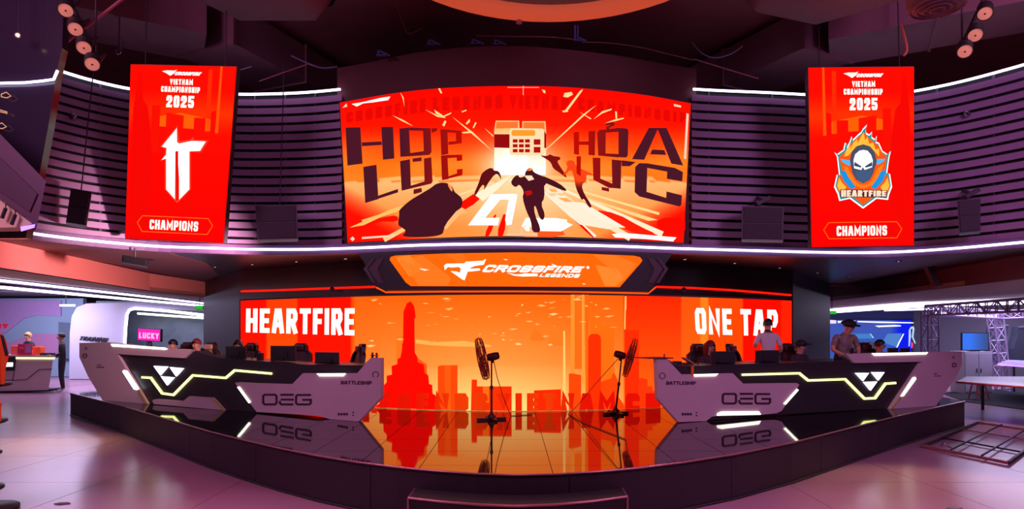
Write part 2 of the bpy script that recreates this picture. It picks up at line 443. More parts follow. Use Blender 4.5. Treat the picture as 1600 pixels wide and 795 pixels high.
def bulk(name, pts, z0, z1, th, m_, label):
    b = MB(); vs = []
    for (x, y) in pts: vs += [(x, y, z0), (x, y, z1), (x + th, y, z1), (x + th, y, z0)]
    fs = []
    for i in range(len(pts) - 1):
        a = i*4; c = a+4; fs += [(a, a+1, c+1, c), (a+1, a+2, c+2, c+1), (a+2, a+3, c+3, c+2), (a+3, a, c, c+3)]
    fs += [(0, 3, 2, 1), (len(pts)*4-4, len(pts)*4-3, len(pts)*4-2, len(pts)*4-1)]
    return tag(b.add(vs, fs).build(name, m_), label, 'bulkhead', kind='structure')
bulk('trim_2', [(-6.62, 5.6), (-6.66, 8.33), (-6.84, 9.77), (-7.3, 12.9), (-7.2, 15.4)], 2.6, ZB - .05, -.1, M_pink, 'salmon pink bulkhead above the service counter side')
bulk('trim_3', [(7.8, 7.6), (7.93, 9.9), (8.2, 13), (8.36, 17)], 2.6, ZB - .05, .1, M_maroon, 'maroon bulkhead above the truss side')
m = MB().prism([(-6.66, 5.6, 2.6), (-6.66, 8.3, 2.6), (-7.3, 12.9, 2.6), (-7.2, 15.4, 2.6), (-7.6, 21, 2.6), (-8.4, 21, 2.6), (-7.9, 9.8, 2.6), (-7.6, 5.6, 2.6)], (0, 0, .08))
tag(m.build('ceiling_3', M_cream), 'cream low ceiling edge between bulkhead and light strips', 'ceiling', kind='structure')
m = MB().prism([(-7.6, 5.6, 2.66), (-7.9, 9.8, 2.66), (-8.4, 21, 2.66), (-9.7, 21, 2.66), (-9.3, 11, 2.66), (-9.0, 5.6, 2.66)], (0, 0, .05))
tag(m.build('ceiling_4', mat('violet_cove', (70, 56, 120), .6)), 'violet recessed cove between the two light strips', 'ceiling', kind='structure')
m = MB().prism([(7.9, 8.4, 2.6), (8.36, 17, 2.6), (8.5, 24, 2.6), (11.6, 24, 2.6), (11.3, 18, 2.6), (12.6, 15.7, 2.6), (13.5, 12, 2.6), (13.0, 8.4, 2.6)], (0, 0, .08))
tag(m.build('ceiling_5', M_cream), 'cream low ceiling above the truss side', 'ceiling', kind='structure')
def strip(pts, r, m_, label, grp='light strips of the low side ceilings'):
    return tag(MB().tube(pts, r, 8).build('light_strip', m_), label, 'light strip', grp)
strip([(-7.7, 6.0, 2.56), (-7.9, 9.9, 2.56), (-8.1, 13, 2.56), (-8.5, 18.5, 2.56)], .02, M_strip, 'inner white light strip on the low ceiling next to the salmon bulkhead')
strip([(-9.1, 7.0, 2.58), (-9.3, 11.6, 2.58), (-9.4, 15, 2.58), (-9.5, 20.5, 2.58)], .028, M_strip, 'outer white light strip on the low ceiling towards the service counter')
strip([(12.9, 14.0, 2.525), (12.5, 15.7, 2.525), (11.1, 18, 2.525), (11.3, 23.5, 2.525)], .07, M_strip, 'thick white light strip on the low ceiling above the truss')
strip([(13.6, 14.4, 2.54), (13.2, 16.2, 2.54), (11.7, 18.6, 2.54), (11.9, 24, 2.54)], .055, M_strip, 'thinner white light strip outside the thick one above the truss')
# far side ceilings and walls
m = MB().box((-17.4, 17, 3.27), (15.4, 28, .1)); tag(m.build('ceiling_6', mat('dark_grey_ceiling', (70, 64, 80), .8)), 'dark ceiling of the counter hall', 'ceiling', kind='structure')
m = MB().box((18.8, 17, 3.27), (14, 28, .1)); tag(m.build('ceiling_7', MATS['dark_grey_ceiling']), 'dark ceiling of the truss hall', 'ceiling', kind='structure')
# walls flanking the video wall
YL = lambda px: 10.35 / math.cos((px - 808) / 744)
def plan_wall(name, pts, z0, z1, th, m_, label):
    b = MB()
    for i in range(len(pts) - 1):
        a = Vector((*pts[i], z0)); c = Vector((*pts[i+1], z0)); d = (c - a); n = Vector((-d.y, d.x, 0)).normalized() * th
        b.prism([a, c, c + Vector((0, 0, z1 - z0)), a + Vector((0, 0, z1 - z0))], n)
    return tag(b.build(name, m_), label, 'wall', kind='structure')
Lx = lambda px: ((px - 800) / FPX * YL(px), YL(px))
plan_wall('wall_stage_left', [(-.482*15.2, 15.2), Lx(374)], HS + .004, ZB - .05, .15, mat('dark_indigo_wall', (27, 20, 38), .5, noise=.1), 'dark indigo wall beside the HEARTFIRE end of the video wall')
plan_wall('wall_stage_right', [Lx(1239), (.497*15.4, 15.4)], HS + .004, ZB - .05, .15, MATS['dark_indigo_wall'], 'dark indigo wall beside the ONE TAP end of the video wall')
plan_wall('wall_stage_back', [Lx(p) for p in range(374, 1240, 36)] + [Lx(1239)], 2.40, ZB - .05, .12, M_gloss, 'glossy black wall strip above the video wall')
# main ceiling, back wall, side wall
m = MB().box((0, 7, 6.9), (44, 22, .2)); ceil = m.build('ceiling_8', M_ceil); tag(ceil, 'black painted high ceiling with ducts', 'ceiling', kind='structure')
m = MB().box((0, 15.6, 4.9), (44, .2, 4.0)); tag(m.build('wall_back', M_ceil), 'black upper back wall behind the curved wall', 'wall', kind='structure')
# glossy side panel at the edge with its light strip
gp = solid('wall_side', [(-140, -120), (104, -120), (97, 75), (89, 110), (75, 200), (58, 290), (40, 372), (-140, 372)], flat(7.3), .1, mat('smoky_glass_panel', (46, 38, 54), .16, noise=.1, scale=2))
tag(gp, 'smoky glossy wall panel next to the slats by the hanging spotlights', 'wall', kind='structure')
strip([P(-120, 133, 7.26), P(0, 130, 7.26), P(40, 129, 7.26), P(66, 126.5, 7.26), P(84, 124, 7.26), P(90, 110, 7.26)], .014, M_strip, 'bent white light strip on the smoky glossy side panel', 'light strips on the curved wall')
for k, (px, py) in enumerate(((10, 150), (6, 175), (3, 198))):
    pts = [P(px - 8, py - 3, 7.25), P(px, py - 6, 7.25), P(px + 7, py, 7.25), P(px, py + 3, 7.25), P(px - 8, py + 1, 7.25)] if k != 1 else [P(px - 8, py - 4, 7.25), P(px + 5, py, 7.25), P(px + 5, py + 2, 7.25), P(px - 8, py - 1, 7.25)]
    MB().tube(pts, .006, 6, closed=True).build('reflection_loop', glow('pale_orange_reflection', (240, 170, 140), .8), gp)  # glowing loops stand for neon text reflected in the panel
# slanted balcony box below it
bx = empty('balcony_box', P(0, 351, 6.9)); tag(bx, 'purple slanted balcony box below the smoky side panel', 'balcony')
MP = mat('plum_laminate', (84, 48, 70), .45, noise=.08, scale=3)
rehome(solid('body', [(-160, 90), (0, 209), (72, 283), (58, 351), (0, 309), (-160, 190)], flat(6.7), .5, MP, dirv=(-.8, 1, 0)), bx)
rehome(solid('inset_panel', [(-160, 130), (0, 247), (58, 303), (46, 331), (0, 300), (-160, 180)], flat(6.7), .02, mat('dark_plum_inset', (70, 38, 58), .4), off=.02, dirv=(-.8, 1, 0)), bx)
rehome(solid('underside', [(-160, 195), (0, 311), (52, 349), (30, 355), (-160, 359)], flat(6.82), .35, mat('cream_underside', (222, 196, 158), .6), dirv=(-.8, 1, 0)), bx)
rehome(solid('violet_edge_light', [(32, 354), (55, 350), (54, 355), (33, 361)], flat(6.72), .03, M_violet, dirv=(-.8, 1, 0)), bx)
for px, py in ((6, 333), (21, 343)):
    s_ = MB(); a = P(px + 3, py - 8, 6.76); c = P(px - 3, py + 8, 6.76)
    s_.tube([a, c], .018, 10); s_.tube([P(px + 3, py - 14, 6.78), a], .006, 6)
    rehome(s_.build('track_spotlight', M_dark), bx)
# tiny recessed downlights in the stage soffit
dl = None
for px, py in ((336, 417), (394, 413), (463, 408.5), (540, 404), (1070, 405), (1148, 411), (1218, 418.5), (1277, 426), (1196, 437), (1100, 427), (1404, 408), (1327, 432)):
    Y = (ZB - .055 - CZ) * FPX / (HOR - py); X = (px - 800) / FPX * Y
    if dl is None:
        dl = empty('downlight', (X, Y, ZB - .05)); MB().lathe([(.028, .0), (.045, -.004), (.045, -.012), (.03, -.012)], n=14).build('rim', M_dark, dl)
        MB().lathe([(.03, -.008), (.001, -.008)], n=14).build('lens', glow('downlight_lens', (255, 240, 214), 3.0), dl); o = dl
    else: o = copy_tree(dl); o.location = (X, Y, ZB - .05)
    near = {336: 'above the dark indigo wall at the HEARTFIRE end', 394: 'above the letters HE of HEARTFIRE', 463: 'above the letter T of HEARTFIRE', 540: 'closest to the chevron before HEARTFIRE', 1070: 'closest to the chevron before ONE TAP',
            1148: 'above the word ONE', 1218: 'above the letter P of ONE TAP', 1277: 'above the dark indigo wall at the ONE TAP end', 1196: 'low above the letter A of TAP', 1100: 'low above the letter O of ONE', 1404: 'by the maroon bulkhead, outermost one', 1327: 'at the maroon bulkhead corner'}[px]
    tag(o, 'tiny downlight in the soffit ' + near, 'downlight', 'downlights in the stage soffit')
# oval vent, dark grille box on the salmon side
b = empty('ceiling_vent', ( -6.0, 10.4, ZB - .056)); tag(b, 'oval grey ceiling vent on the brownish soffit', 'vent')
MB().lathe([(.0, -.012), (.12, -.012), (.15, -.02), (.17, -.004)], n=20).build('rim', M_metal, b)
for r_ in (.05, .09): MB().tube([(r_*math.cos(t/14*2*math.pi), r_*math.sin(t/14*2*math.pi), -.016) for t in range(14)], .006, 6, closed=True).build('louvre_ring', M_dark, b)
g = solid('wall_grille', [(191, 398), (232, 405), (231.5, 416), (190, 409)], flat(8.9), .3, M_dark, dirv=(-.6, 1, 0)); tag(g, 'dark rectangular projector box hanging before the salmon bulkhead', 'projector')
solid('front_plate', [(194, 400.5), (229, 406.5), (228.6, 413.5), (193, 407.5)], flat(8.9), .012, M_black, g, off=.012)
MB().tube([P(211, 403, 9.05), Vector((P(211, 403, 9.05).x, 9.05, ZB - .05))], .012, 6).build('bracket', M_metal, g)
o = solid('wall_notch', [(1449, 417), (1461, 415), (1466, 440), (1474, 446), (1462, 447)], flat(10.3), .1, M_dark); tag(o, 'curved dark cable cover on the maroon bulkhead', 'cable cover'); solid('cover_seam', [(1455, 418), (1457, 417.5), (1465, 444), (1463, 444)], flat(10.3), .01, M_metal, o, off=.01)
# ------------------------------------------------------------------ stage
M_tile = mat('polished_black_stage_tile', (20, 14, 18), .04, ior=4.8, noise=.2, scale=2)
M_stage = mat('dark_plum_stage_panel', (44, 29, 40), .5, noise=.12, scale=3)
M_rim = mat('brushed_rose_trim', (190, 130, 140), .3, .7)
stage = empty('stage', (0, 8, 0)); tag(stage, 'low curved stage of polished black tiles with dark plum sides', 'stage')
fe = [(110, 613.5), (200, 633.6), (280, 661), (330, 674.5), (380, 686.5), (436, 700), (500, 712.5), (560, 722), (622, 729.5), (685, 735.5), (745, 740), (805, 742.5), (870, 740.5), (935, 736.5), (1000, 730.5), (1060, 722.8), (1150, 709.5), (1231, 694), (1320, 670), (1402, 649), (1460, 636.5), (1507, 626.5)]
fx = []
for px, py in fe:
    Y = St(px, py); fx.append(((px - 800) / FPX * Y, Y))
# smooth the outline
sm = [fx[0]] + [tuple((fx[i-1][k] + 2*fx[i][k] + fx[i+1][k]) / 4 for k in (0, 1)) for i in range(1, len(fx)-1)] + [fx[-1]]
outline = sm + [(8.6, 13.2), (7.9, 15.2), Lx(1240), ] + [Lx(p) for p in range(1200, 374, -60)] + [Lx(376), (-7.2, 15.2), (-8.9, 14.6)]
outline = [(x, y - (.02 if y > 10 else 0)) for x, y in outline]
def clip_poly(poly, x0, x1, y0, y1):
    for ax, lim, keep in ((0, x0, 1), (0, x1, -1), (1, y0, 1), (1, y1, -1)):
        out = []
        for i in range(len(poly)):
            a, b = poly[i-1], poly[i]; ia = (a[ax]-lim)*keep >= 0; ib = (b[ax]-lim)*keep >= 0
            if ia != ib:
                t = (lim - a[ax]) / (b[ax] - a[ax]); out.append((a[0]+(b[0]-a[0])*t, a[1]+(b[1]-a[1])*t))
            if ib: out.append(b)
        poly = out
        if len(poly) < 3: return []
    return poly
def area(p): return abs(sum(p[i-1][0]*p[i][1]-p[i][0]*p[i-1][1] for i in range(len(p)))) / 2
m = MB().prism([(x, y, HS - .035) for x, y in outline], (0, 0, .02)); rehome(m.build('deck', M_stage), stage)
TX, TY = .62, .74
x = -9.6 - .01
xi = [-.87 - TX * k for k in range(14, 0, -1)] + [-.87 + TX * k for k in range(0, 17)]
for xa in xi:
    y = 5.4
    while y < 15.2:
        c = clip_poly(outline, xa + .0035, xa + TX - .0035, y + .0035, y + TY - .0035)
        if len(c) >= 3 and area(c) > .004:
            rehome(MB().prism([(u, v, HS - .014) for u, v in c], (0, 0, .014)).build('stage_tile', M_tile), stage)
        y += TY
# side panels with seams
seg = [fx[0]]
front = [(-8.9, 14.6)] + sm + [(8.6, 13.2), (7.9, 15.2)]
acc = [front[0]]; L = 0
def flush(acc):
    if len(acc) < 2: return
    b = MB(); vs = []; fs = []
    for i, (u, v) in enumerate(acc):
        vs += [(u, v, 0), (u, v, HS - .016), (u * .985, v + .06, HS - .016), (u * .985, v + .06, 0)]
    n = len(acc)
    for i in range(n - 1):
        a = i*4; c = a+4; fs += [(a, a+1, c+1, c), (a+1, a+2, c+2, c+1), (a+2, a+3, c+3, c+2), (a+3, a, c, c+3)]
    fs += [(0, 3, 2, 1), (n*4-4, n*4-3, n*4-2, n*4-1)]
    rehome(b.add(vs, fs).build('side_panel', M_stage), stage)
for i in range(1, len(front)):
    a, b = Vector(front[i-1]), Vector(front[i]); d = (b - a).length; t = 0
    while L + d - t > 2.0:
        t2 = t + (2.0 - L); p = a.lerp(b, t2 / d); u = (b - a).normalized() * .004
        acc.append(tuple(p - u)); flush(acc); acc = [tuple(p + u)]; L = 0; t = t2
    L += d - t; acc.append(tuple(b))
flush(acc)
rehome(MB().tube([(u, v - .004, HS - .004) for u, v in sm], .011, 6).build('edge_trim', M_rim), stage)
rehome(MB().tube([(u, v - .01, .012) for u, v in sm], .012, 6).build('foot_shadow_strip', M_dark), stage)  # dark tube stands for the shadow gap at the stage foot
# step in front of the stage
step_ = empty('stage_step', (.06, 5.4, 0)); tag(step_, 'dark step box with rose metal edges in front of the stage', 'step')
ST = .305
def sf_(px, py): Y = (CZ - ST) * FPX / (py - HOR); return ((px - 800) / FPX * Y, Y)
fr = [sf_(*p) for p in ((638, 777.5), (690, 783.5), (750, 788.5), (805, 790.5), (865, 788.5), (925, 783), (980, 775.5))]
bk = [sf_(*p) for p in ((972, 762.5), (925, 767), (865, 771.5), (810, 773), (750, 771), (695, 767), (649, 763))]
rehome(MB().prism([(u, v, ST - .03) for u, v in fr + bk], (0, 0, .03)).build('tread', M_black), step_)
b = MB()
for i in range(len(fr) - 1):
    b.prism([(*fr[i], 0), (*fr[i+1], 0), (*fr[i+1], ST - .03), (*fr[i], ST - .03)], (0, .03, 0))
rehome(b.build('riser', M_black), step_)
rehome(MB().prism([(*fr[0], 0), (*bk[-1], 0), (*bk[-1], ST - .03), (*fr[0], ST - .03)], (.03, 0, 0)).build('side', M_black), step_)
rehome(MB().prism([(*fr[-1], 0), (*bk[0], 0), (*bk[0], ST - .03), (*fr[-1], ST - .03)], (-.03, 0, 0)).build('side', M_black), step_)
rehome(MB().tube([(u, v - .004, ST) for u, v in fr], .012, 6).build('edge_trim', M_rim), step_)
for q in (fr[0], fr[-1]): rehome(MB().tube([(q[0], q[1] - .004, 0), (q[0], q[1] - .004, ST)], .011, 6).build('corner_trim', M_rim), step_)
for q, r_ in ((fr[0], bk[-1]), (fr[-1], bk[0])): rehome(MB().tube([(*q, ST), (*r_, ST)], .008, 6).build('edge_trim', M_rim), step_)

# ------------------------------------------------------------------ video wall at the back of the stage
sv = lambda px, py: P(px, py, YL(px))
vw = empty('video_wall', (0, 10.4, HS)); tag(vw, 'wide curved video wall with orange skyline, reading HEARTFIRE and ONE TAP', 'video wall')
def part(o, root=None):
    return rehome(o, root if root is not None else vw)
vt = lambda x: HOR - (2.37 - CZ) * FPX / YL(x); vb = lambda x: HOR + (CZ - HS - .005) * FPX / YL(x)
part(solid('cabinet', [(p, vt(p) - 1.5) for p in range(374, 1241, 38)] + [(1239, vt(1239) - 1.5)] + [(1239, vb(1239))] + [(p, vb(p)) for p in range(1230, 373, -38)] + [(374, vb(374))], sv, .1, M_black, off=-.004, step=9))
RED, ORED, ORG, AMB, YEL = (255, 14, 2), (255, 48, 4), (255, 92, 10), (255, 138, 40), (255, 205, 92)
def vcol(x, y):
    t = (y - 462) / 180
    sky = mixc((255, 104, 14), (255, 164, 74), t * 1.5) if t < .62 else mixc((255, 168, 80), (255, 232, 136), (t - .62) / .34)
    glow_ = math.exp(-((x - 760) / 200) ** 2)
    sky = mixc((255, 92, 10), sky, .35 + .65 * glow_)
    if x < 418: return mixc(RED, (255, 30, 4), t)
    if x < 466: return mixc((255, 60, 6), (255, 96, 12), t)
    if x < 548: return mixc((255, 16, 2), (255, 26, 4), t)
    if x < 556: return mixc((255, 60, 6), sky, (x - 548) / 8)
    if x < 976: return sky
    if x < 1064: return mixc((255, 40, 3), (255, 106, 18), t * 1.1)
    if x < 1096: return mixc((255, 84, 12), (255, 112, 26), t)
    if x < 1108: return (255, 132, 30)
    if x < 1160: return mixc((255, 70, 6), (255, 84, 4), t)
    if x < 1222: return mixc((255, 12, 0), (255, 18, 2), t)
    return (255, 34, 4)
part(image_grid('display_panel', sv, 376, 1237, vt, vb, vcol, 287, 40, None))
k3 = lambda pts: crop(pts, 580, 460, 3.3125)
k4 = lambda pts: crop(pts, 790, 455, 3.878)
BL = 642
def vparts(name, polys, cols, off):
    for q, c in zip(polys, cols): part(solid(name, bott(q), sv, 0, LED, off=off, step=9, colors=c))
def bott(pts): return [(x, min(y, vb(x) - .3)) for x, y in pts]
# pale light bands and towers in the skyline picture
bl = [k4([(395, 20), (418, 20), (418, 560), (395, 560)]), k4([(462, 20), (478, 20), (478, 560), (462, 560)]), k4([(350, 240), (360, 240), (366, 735), (346, 735)]), k4([(722, 30), (732, 30), (732, 105), (728, 120), (726, 230), (718, 230)])]
vparts('skyline_light_band', bl, [(255, 150, 48), (255, 160, 60), (255, 208, 110), (255, 196, 96)], .003)
tw = [k4([(418, 20), (462, 20), (462, 470), (418, 470)]), k4([(484, 20), (502, 20), (502, 735), (484, 735)]), k4([(512, 155), (585, 155), (585, 205), (658, 205), (658, 735), (512, 735)]), k4([(175, 215), (200, 240), (235, 275), (235, 300), (150, 300), (155, 265)]) ,
      k4([(255, 240), (300, 215), (330, 212), (350, 260), (350, 330), (258, 330)]), k3([(130, 210), (165, 210), (165, 360), (130, 360)]), k3([(235, 325), (288, 362), (288, 560), (235, 560)])]
vparts('skyline_far_tower', tw, [(255, 112, 22), (255, 104, 16), (255, 112, 18), (255, 122, 30), (255, 126, 34), (255, 120, 26), (255, 84, 18)], .004)
nt = [k3([(185, 45), (205, 35), (222, 60), (228, 90), (230, 120), (224, 125), (226, 300), (240, 325), (240, 350), (272, 362), (276, 405), (296, 418), (300, 462), (316, 468), (318, 512), (332, 520), (345, 570), (350, 640), (10, 640), (48, 560), (62, 520), (64, 470), (80, 455), (80, 420), (108, 414), (105, 370), (136, 360), (136, 335), (152, 325), (160, 280), (160, 255), (165, 250), (167, 90), (175, 70)]),
      k3([(345, 372), (360, 366), (447, 365), (447, 640), (345, 640)]), k3([(520, 440), (548, 440), (548, 475), (727, 475), (727, 640), (516, 640)]), k4([(172, 600), (336, 593), (336, 745), (172, 745)]), k4([(383, 500), (400, 496), (458, 507), (458, 745), (383, 745)]),
      k4([(500, 290), (506, 268), (522, 258), (556, 258), (572, 268), (578, 290), (578, 745), (500, 745)]), k4([(578, 550), (600, 540), (640, 528), (643, 515), (655, 490), (668, 512), (680, 540), (684, 640), (720, 690), (720, 745), (578, 745)]),
      k4([(722, 235), (808, 235), (808, 745), (722, 745)]), k4([(808, 525), (830, 525), (860, 535), (860, 575), (890, 575), (890, 602), (915, 602), (915, 745), (808, 745)]), k3([(0, 560), (30, 560), (30, 640), (0, 640)])]
vparts('skyline_near_tower', nt, [(252, 10, 2), (255, 74, 10), (248, 50, 6), (250, 42, 4), (255, 74, 10), (255, 50, 4), (255, 70, 10), (255, 46, 6), (255, 56, 10), (255, 44, 4)], .005)
vparts('tower_light_face', [bott(k3([(578, 475), (610, 475), (610, 560), (578, 560)])), bott(k3([(380, 368), (412, 366), (412, 640), (380, 640)]))], [(255, 112, 20), (255, 92, 18)], .0065)
# glints of smoke and debris
rg = random.Random(3); gl = []; gc = []
for i in range(64):
    x_ = rg.uniform(570, 970); y_ = rg.uniform(464, 545); ln = rg.uniform(3, 17); h_ = rg.uniform(.5, 2.0)
    if 625 < x_ < 655 and y_ > 470: continue
    gl.append([(x_, y_), (x_ + ln*.5, y_ - h_), (x_ + ln, y_ - h_*.4 + rg.uniform(-2, 2)), (x_ + ln*.45, y_ + h_)]); gc.append(mixc((255, 142, 50), (255, 214, 140), rg.random()))
gl += [k3([(230, 232), (340, 246), (480, 240), (620, 262), (620, 272), (420, 268), (300, 262), (230, 252)])]; gc += [(255, 182, 84)]
part(solid('debris_glints', gl, sv, 0, LED, off=.0075, step=9, colors=gc))['kind'] = 'stuff'
# the words along the foot of the picture, then the two team names
def fcol(x, y): return mixc((206, 16, 4), (214, 62, 6), math.exp(-((x - 730) / 60) ** 2) + math.exp(-((x - 850) / 40) ** 2))
for s_, x0, x1 in (('LEGENDS', 566, 722 + 40), ('VIETNAM', 776, 962), ('CH', 977, 1032)):
    ft = [bott(q) for q in text_polys(s_, [(x0, 614), (x1, 614), (x1, 646), (x0, 646)], t=.26, gap=.2)]; ft = [q for q in ft if len(set(q)) > 2]
    part(solid('foot_lettering', ft, sv, 0, LED, off=.009, step=9, colors=fcol))
WH = (255, 250, 240)
part(solid('team_name_heartfire', text_polys('HEARTFIRE', [(385, 482), (554.5, 481.5), (554, 524), (384.5, 519)], t=.2, gap=.1), sv, 0, LED, off=.011, step=9, colors=WH))
part(solid('team_name_one_tap', text_polys('ONE TAP', [(1085, 481), (1215, 484), (1215, 525.5), (1087, 521.5)], t=.2, gap=.11), sv, 0, LED, off=.011, step=9, colors=WH))

# ------------------------------------------------------------------ header sign above the video wall
YH = lambda px: YW(px) - .02
sh = flat(YH)
hd = empty('header_sign', (0, 9.05, 2.3)); tag(hd, 'hexagonal orange lightbox header reading CROSSFIRE LEGENDS', 'sign')
part(solid('housing', [(560, 396), (620, 393.5), (700, 391), (805, 390), (905, 391.5), (990, 394), (1050, 397), (1040, 412), (1022, 446), (1013, 455.5), (800, 453), (603, 453), (588, 446), (570, 412)], sh, .45, M_black, step=9), hd)
hexp = [(609, 406), (610.5, 401.5), (618, 399.3), (700, 396), (805, 394.4), (905, 396), (990, 399.6), (1000, 401.8), (1003.5, 407), (1000, 412), (968, 448.6), (800, 447.6), (642, 447), (634, 441)]
def hcol(x, y): return mixc((255, 104, 14), (255, 120, 24), (x % 90) / 90)
part(solid('lightbox_face', hexp, sh, 0, LED, off=.012, step=9, colors=(255, 106, 12)), hd)
fac = [[(625, 408), (660, 399), (705, 434), (700, 446), (655, 446)], [(618, 402), (640, 399), (662, 420), (640, 432)], [(925, 397), (960, 399), (995, 412), (975, 438)], [(930, 414), (965, 420), (975, 436), (962, 447), (945, 447)], [(697, 398), (722, 396), (735, 412), (715, 410)]]
for q_, c_ in zip(fac, [(255, 122, 32), (255, 136, 44), (255, 124, 34), (255, 138, 48), (255, 116, 26)]): part(solid('facet_pattern', q_, sh, 0, LED, off=.014, step=9, colors=c_), hd)
k5 = lambda pts: crop(pts, 640, 380, 5)
logo = [k5([(270, 175), (290, 160), (430, 158), (440, 145), (520, 140), (570, 138), (598, 122), (580, 168), (510, 178), (480, 190), (472, 200), (545, 196), (555, 212), (490, 220), (455, 222), (430, 290), (410, 282), (320, 218), (372, 222), (392, 232), (402, 200), (385, 186), (330, 190), (300, 186), (276, 212)])]
logo += text_polys('CROSSFIRE', k5([(585, 168), (1370, 182), (1350, 230), (560, 226)]), t=.27, gap=.12, slant=.25, wide=2.0)
logo += [k5([(1105, 160), (1140, 172), (1165, 182), (1130, 184)]), circ(640 + 1392/5, 380 + 190/5, 2.2)]
logo += [k5([(760, 232), (830, 244), (885, 240), (890, 236), (1000, 238), (1000, 258), (880, 260), (820, 254)])]
logo += text_polys('LEGENDS', k5([(1022, 237), (1335, 241), (1325, 270), (1010, 262)]), t=.25, gap=.16, slant=.2, wide=2.0)
part(solid('logo_lettering', logo, sh, 0, LED, off=.017, step=9, colors=(255, 252, 246)), hd)
for q_ in [k5([(75, 200), (100, 198), (155, 208), (120, 216)]), k5([(730, 122), (772, 128), (750, 134)]), k5([(1345, 312), (1378, 318), (1360, 324)])]: part(solid('glint', q_, sh, 0, LED, off=.017, colors=(255, 240, 220)), hd)
MC = mat('dull_chevron_print', (64, 40, 52), .5)
for xs in ((600, -1), (1012, 1)):
    x0, d = xs
    part(solid('chevron', [(x0, 404), (x0 + d*8, 404), (x0 + d*24, 420), (x0 + d*8, 442), (x0, 442), (x0 + d*10, 421)], sh, .012, MC, off=.012, step=None), hd)
    part(solid('chevron', [(x0 + d*14, 404), (x0 + d*19, 404), (x0 + d*32, 420), (x0 + d*18, 442), (x0 + d*13, 442), (x0 + d*26, 420)], sh, .012, MC, off=.012, step=None), hd)
# red reflections as glowing lines, orange light line hugging the header and the top of the video wall
YR = lambda px: YL(px) - .06
o = MB().tube([P(x, y, YR(x)) for x, y in ((377, 455), (420, 453.8), (470, 452), (530, 449.8), (586, 448))], .018, 6).build('light_line', M_red_line); tag(o, 'trim line glowing as red reflection above the word HEARTFIRE', 'light line', 'coloured light lines above the video wall')
o = MB().tube([P(x, y, YH(x) + .1) for x, y in ((588, 449), (603, 456.5), (700, 455.5), (800, 455.2), (900, 456), (1013, 458.3), (1024, 449))], .012, 6).build('light_line', M_or_line); tag(o, 'orange light line hugging the underside of the orange header', 'light line', 'coloured light lines above the video wall')
o = MB().tube([P(x, y, YR(x)) for x, y in ((1025, 448), (1080, 449.8), (1140, 453), (1190, 457), (1236, 461))], .018, 6).build('light_line', M_red_line); tag(o, 'trim line glowing as red reflection above the words ONE TAP', 'light line', 'coloured light lines above the video wall')
for px, py, lab in ((519, 451.5, 'small round sensor on the red line above HEARTFIRE'), (1068.5, 452, 'small round sensor on the red line above ONE TAP')):
    e = empty('sensor', P(px, py, YR(px) - .06)); tag(e, lab, 'sensor'); MB().lathe([(.001, -.03), (.03, -.03), (.04, 0), (.03, .03), (.001, .03)], n=12, rot=Matrix.Rotation(R(90), 3, 'X')).build('body', M_metal, e); MB().ball((0, -.035, 0), .018, 8).build('lens', M_dark, e)
# ------------------------------------------------------------------ big curved screen
YS = lambda px, py: (YW(px) - .12) / (1 + .046 * (378 - py) / 225)
ss = lambda px, py: P(px, py, YS(px, py))
ms = empty('big_screen', (0, 9.0, 3.1)); tag(ms, 'big curved orange screen of silhouettes running to a keypad, above the header', 'screen')
topf = herm([531, 620, 696, 812, 900, 1001, 1079], [160.3, 145.2, 137.5, 134.3, 137.2, 147.7, 161.5])
botf = herm([543, 623, 721, 812, 926, 1068], [379.2, 374.7, 370, 368.8, 371.6, 379.2])
def left_x(y): return 531.3 + 12 * (y - 160) / 219
def right_x(y): return 1079.4 - 11.4 * (y - 161) / 218
def sq(u, v):     # unit square to picture
    xt = 531.3 + u * 548.1; xb = 543.2 + u * 524.8; yt = topf(xt); yb = botf(xb)
    return (xt + (xb - xt) * v, yt + (yb - yt) * v)
vs = []; fs = []; cs = []
NX, NY = 180, 80
def mcol(x, y):
    d = abs(x - 808) / 268; hz = 284
    if y < hz:
        c = mixc((255, 8, 0), (255, 22, 2), (y - 140) / 60) if y < 196 else mixc((255, 22, 2), (255, 116, 20), (y - 196) / 60)
        cloud = .5 + .5 * math.sin(x * .035 + y * .06) * math.sin(x * .013 - y * .05)
        if y > 205: c = mixc(c, (255, 160, 60), .45 * cloud * min(1, (y - 205) / 50))
        g = math.exp(-(((x - 812) / 52) ** 2 + ((y - 262) / 34) ** 2)); c = mixc(c, (255, 246, 214), min(1, g * 1.3))
        if abs(y - (276 + .02 * abs(x - 808))) < 3 and d < .8: c = mixc(c, (255, 214, 140), .7)
        return c
    t = (y - hz) / 94
    c = mixc((255, 214, 150), (255, 146, 60), t * 1.1 + d * .45)
    edge = d * .95 + t * .6
    c = mixc(c, (255, 16, 2), (edge - .98) * 4.0)
    c = mixc(c, (255, 236, 190), .6 * math.exp(-((x - 830) / 75) ** 2) * (1 - t * .5))
    return c
for i in range(NX + 1):
    for j in range(NY + 1):
        x, y = sq(i / NX, j / NY); vs.append(ss(x, y)); cs += list(ledc(mcol(x, y)))
for i in range(NX):
    for j in range(NY):
        k = i * (NY + 1) + j; fs.append((k, k + 1, k + NY + 2, k + NY + 1))
me = bpy.data.meshes.new('display_panel'); me.from_pydata(vs, [], fs)
me.color_attributes.new('Col', 'FLOAT_COLOR', 'POINT').data.foreach_set('color', cs)
part(link('display_panel', me, LED), ms)
per = [sq(i / 20, 0) for i in range(21)] + [sq(1, j / 6) for j in range(1, 7)] + [sq(1 - i / 20, 1) for i in range(1, 21)] + [sq(0, 1 - j / 6) for j in range(1, 6)]
cxy = (808, 265)
per2 = [(cxy[0] + (x - cxy[0]) * 1.006, cxy[1] + (y - cxy[1]) * 1.012) for x, y in per]
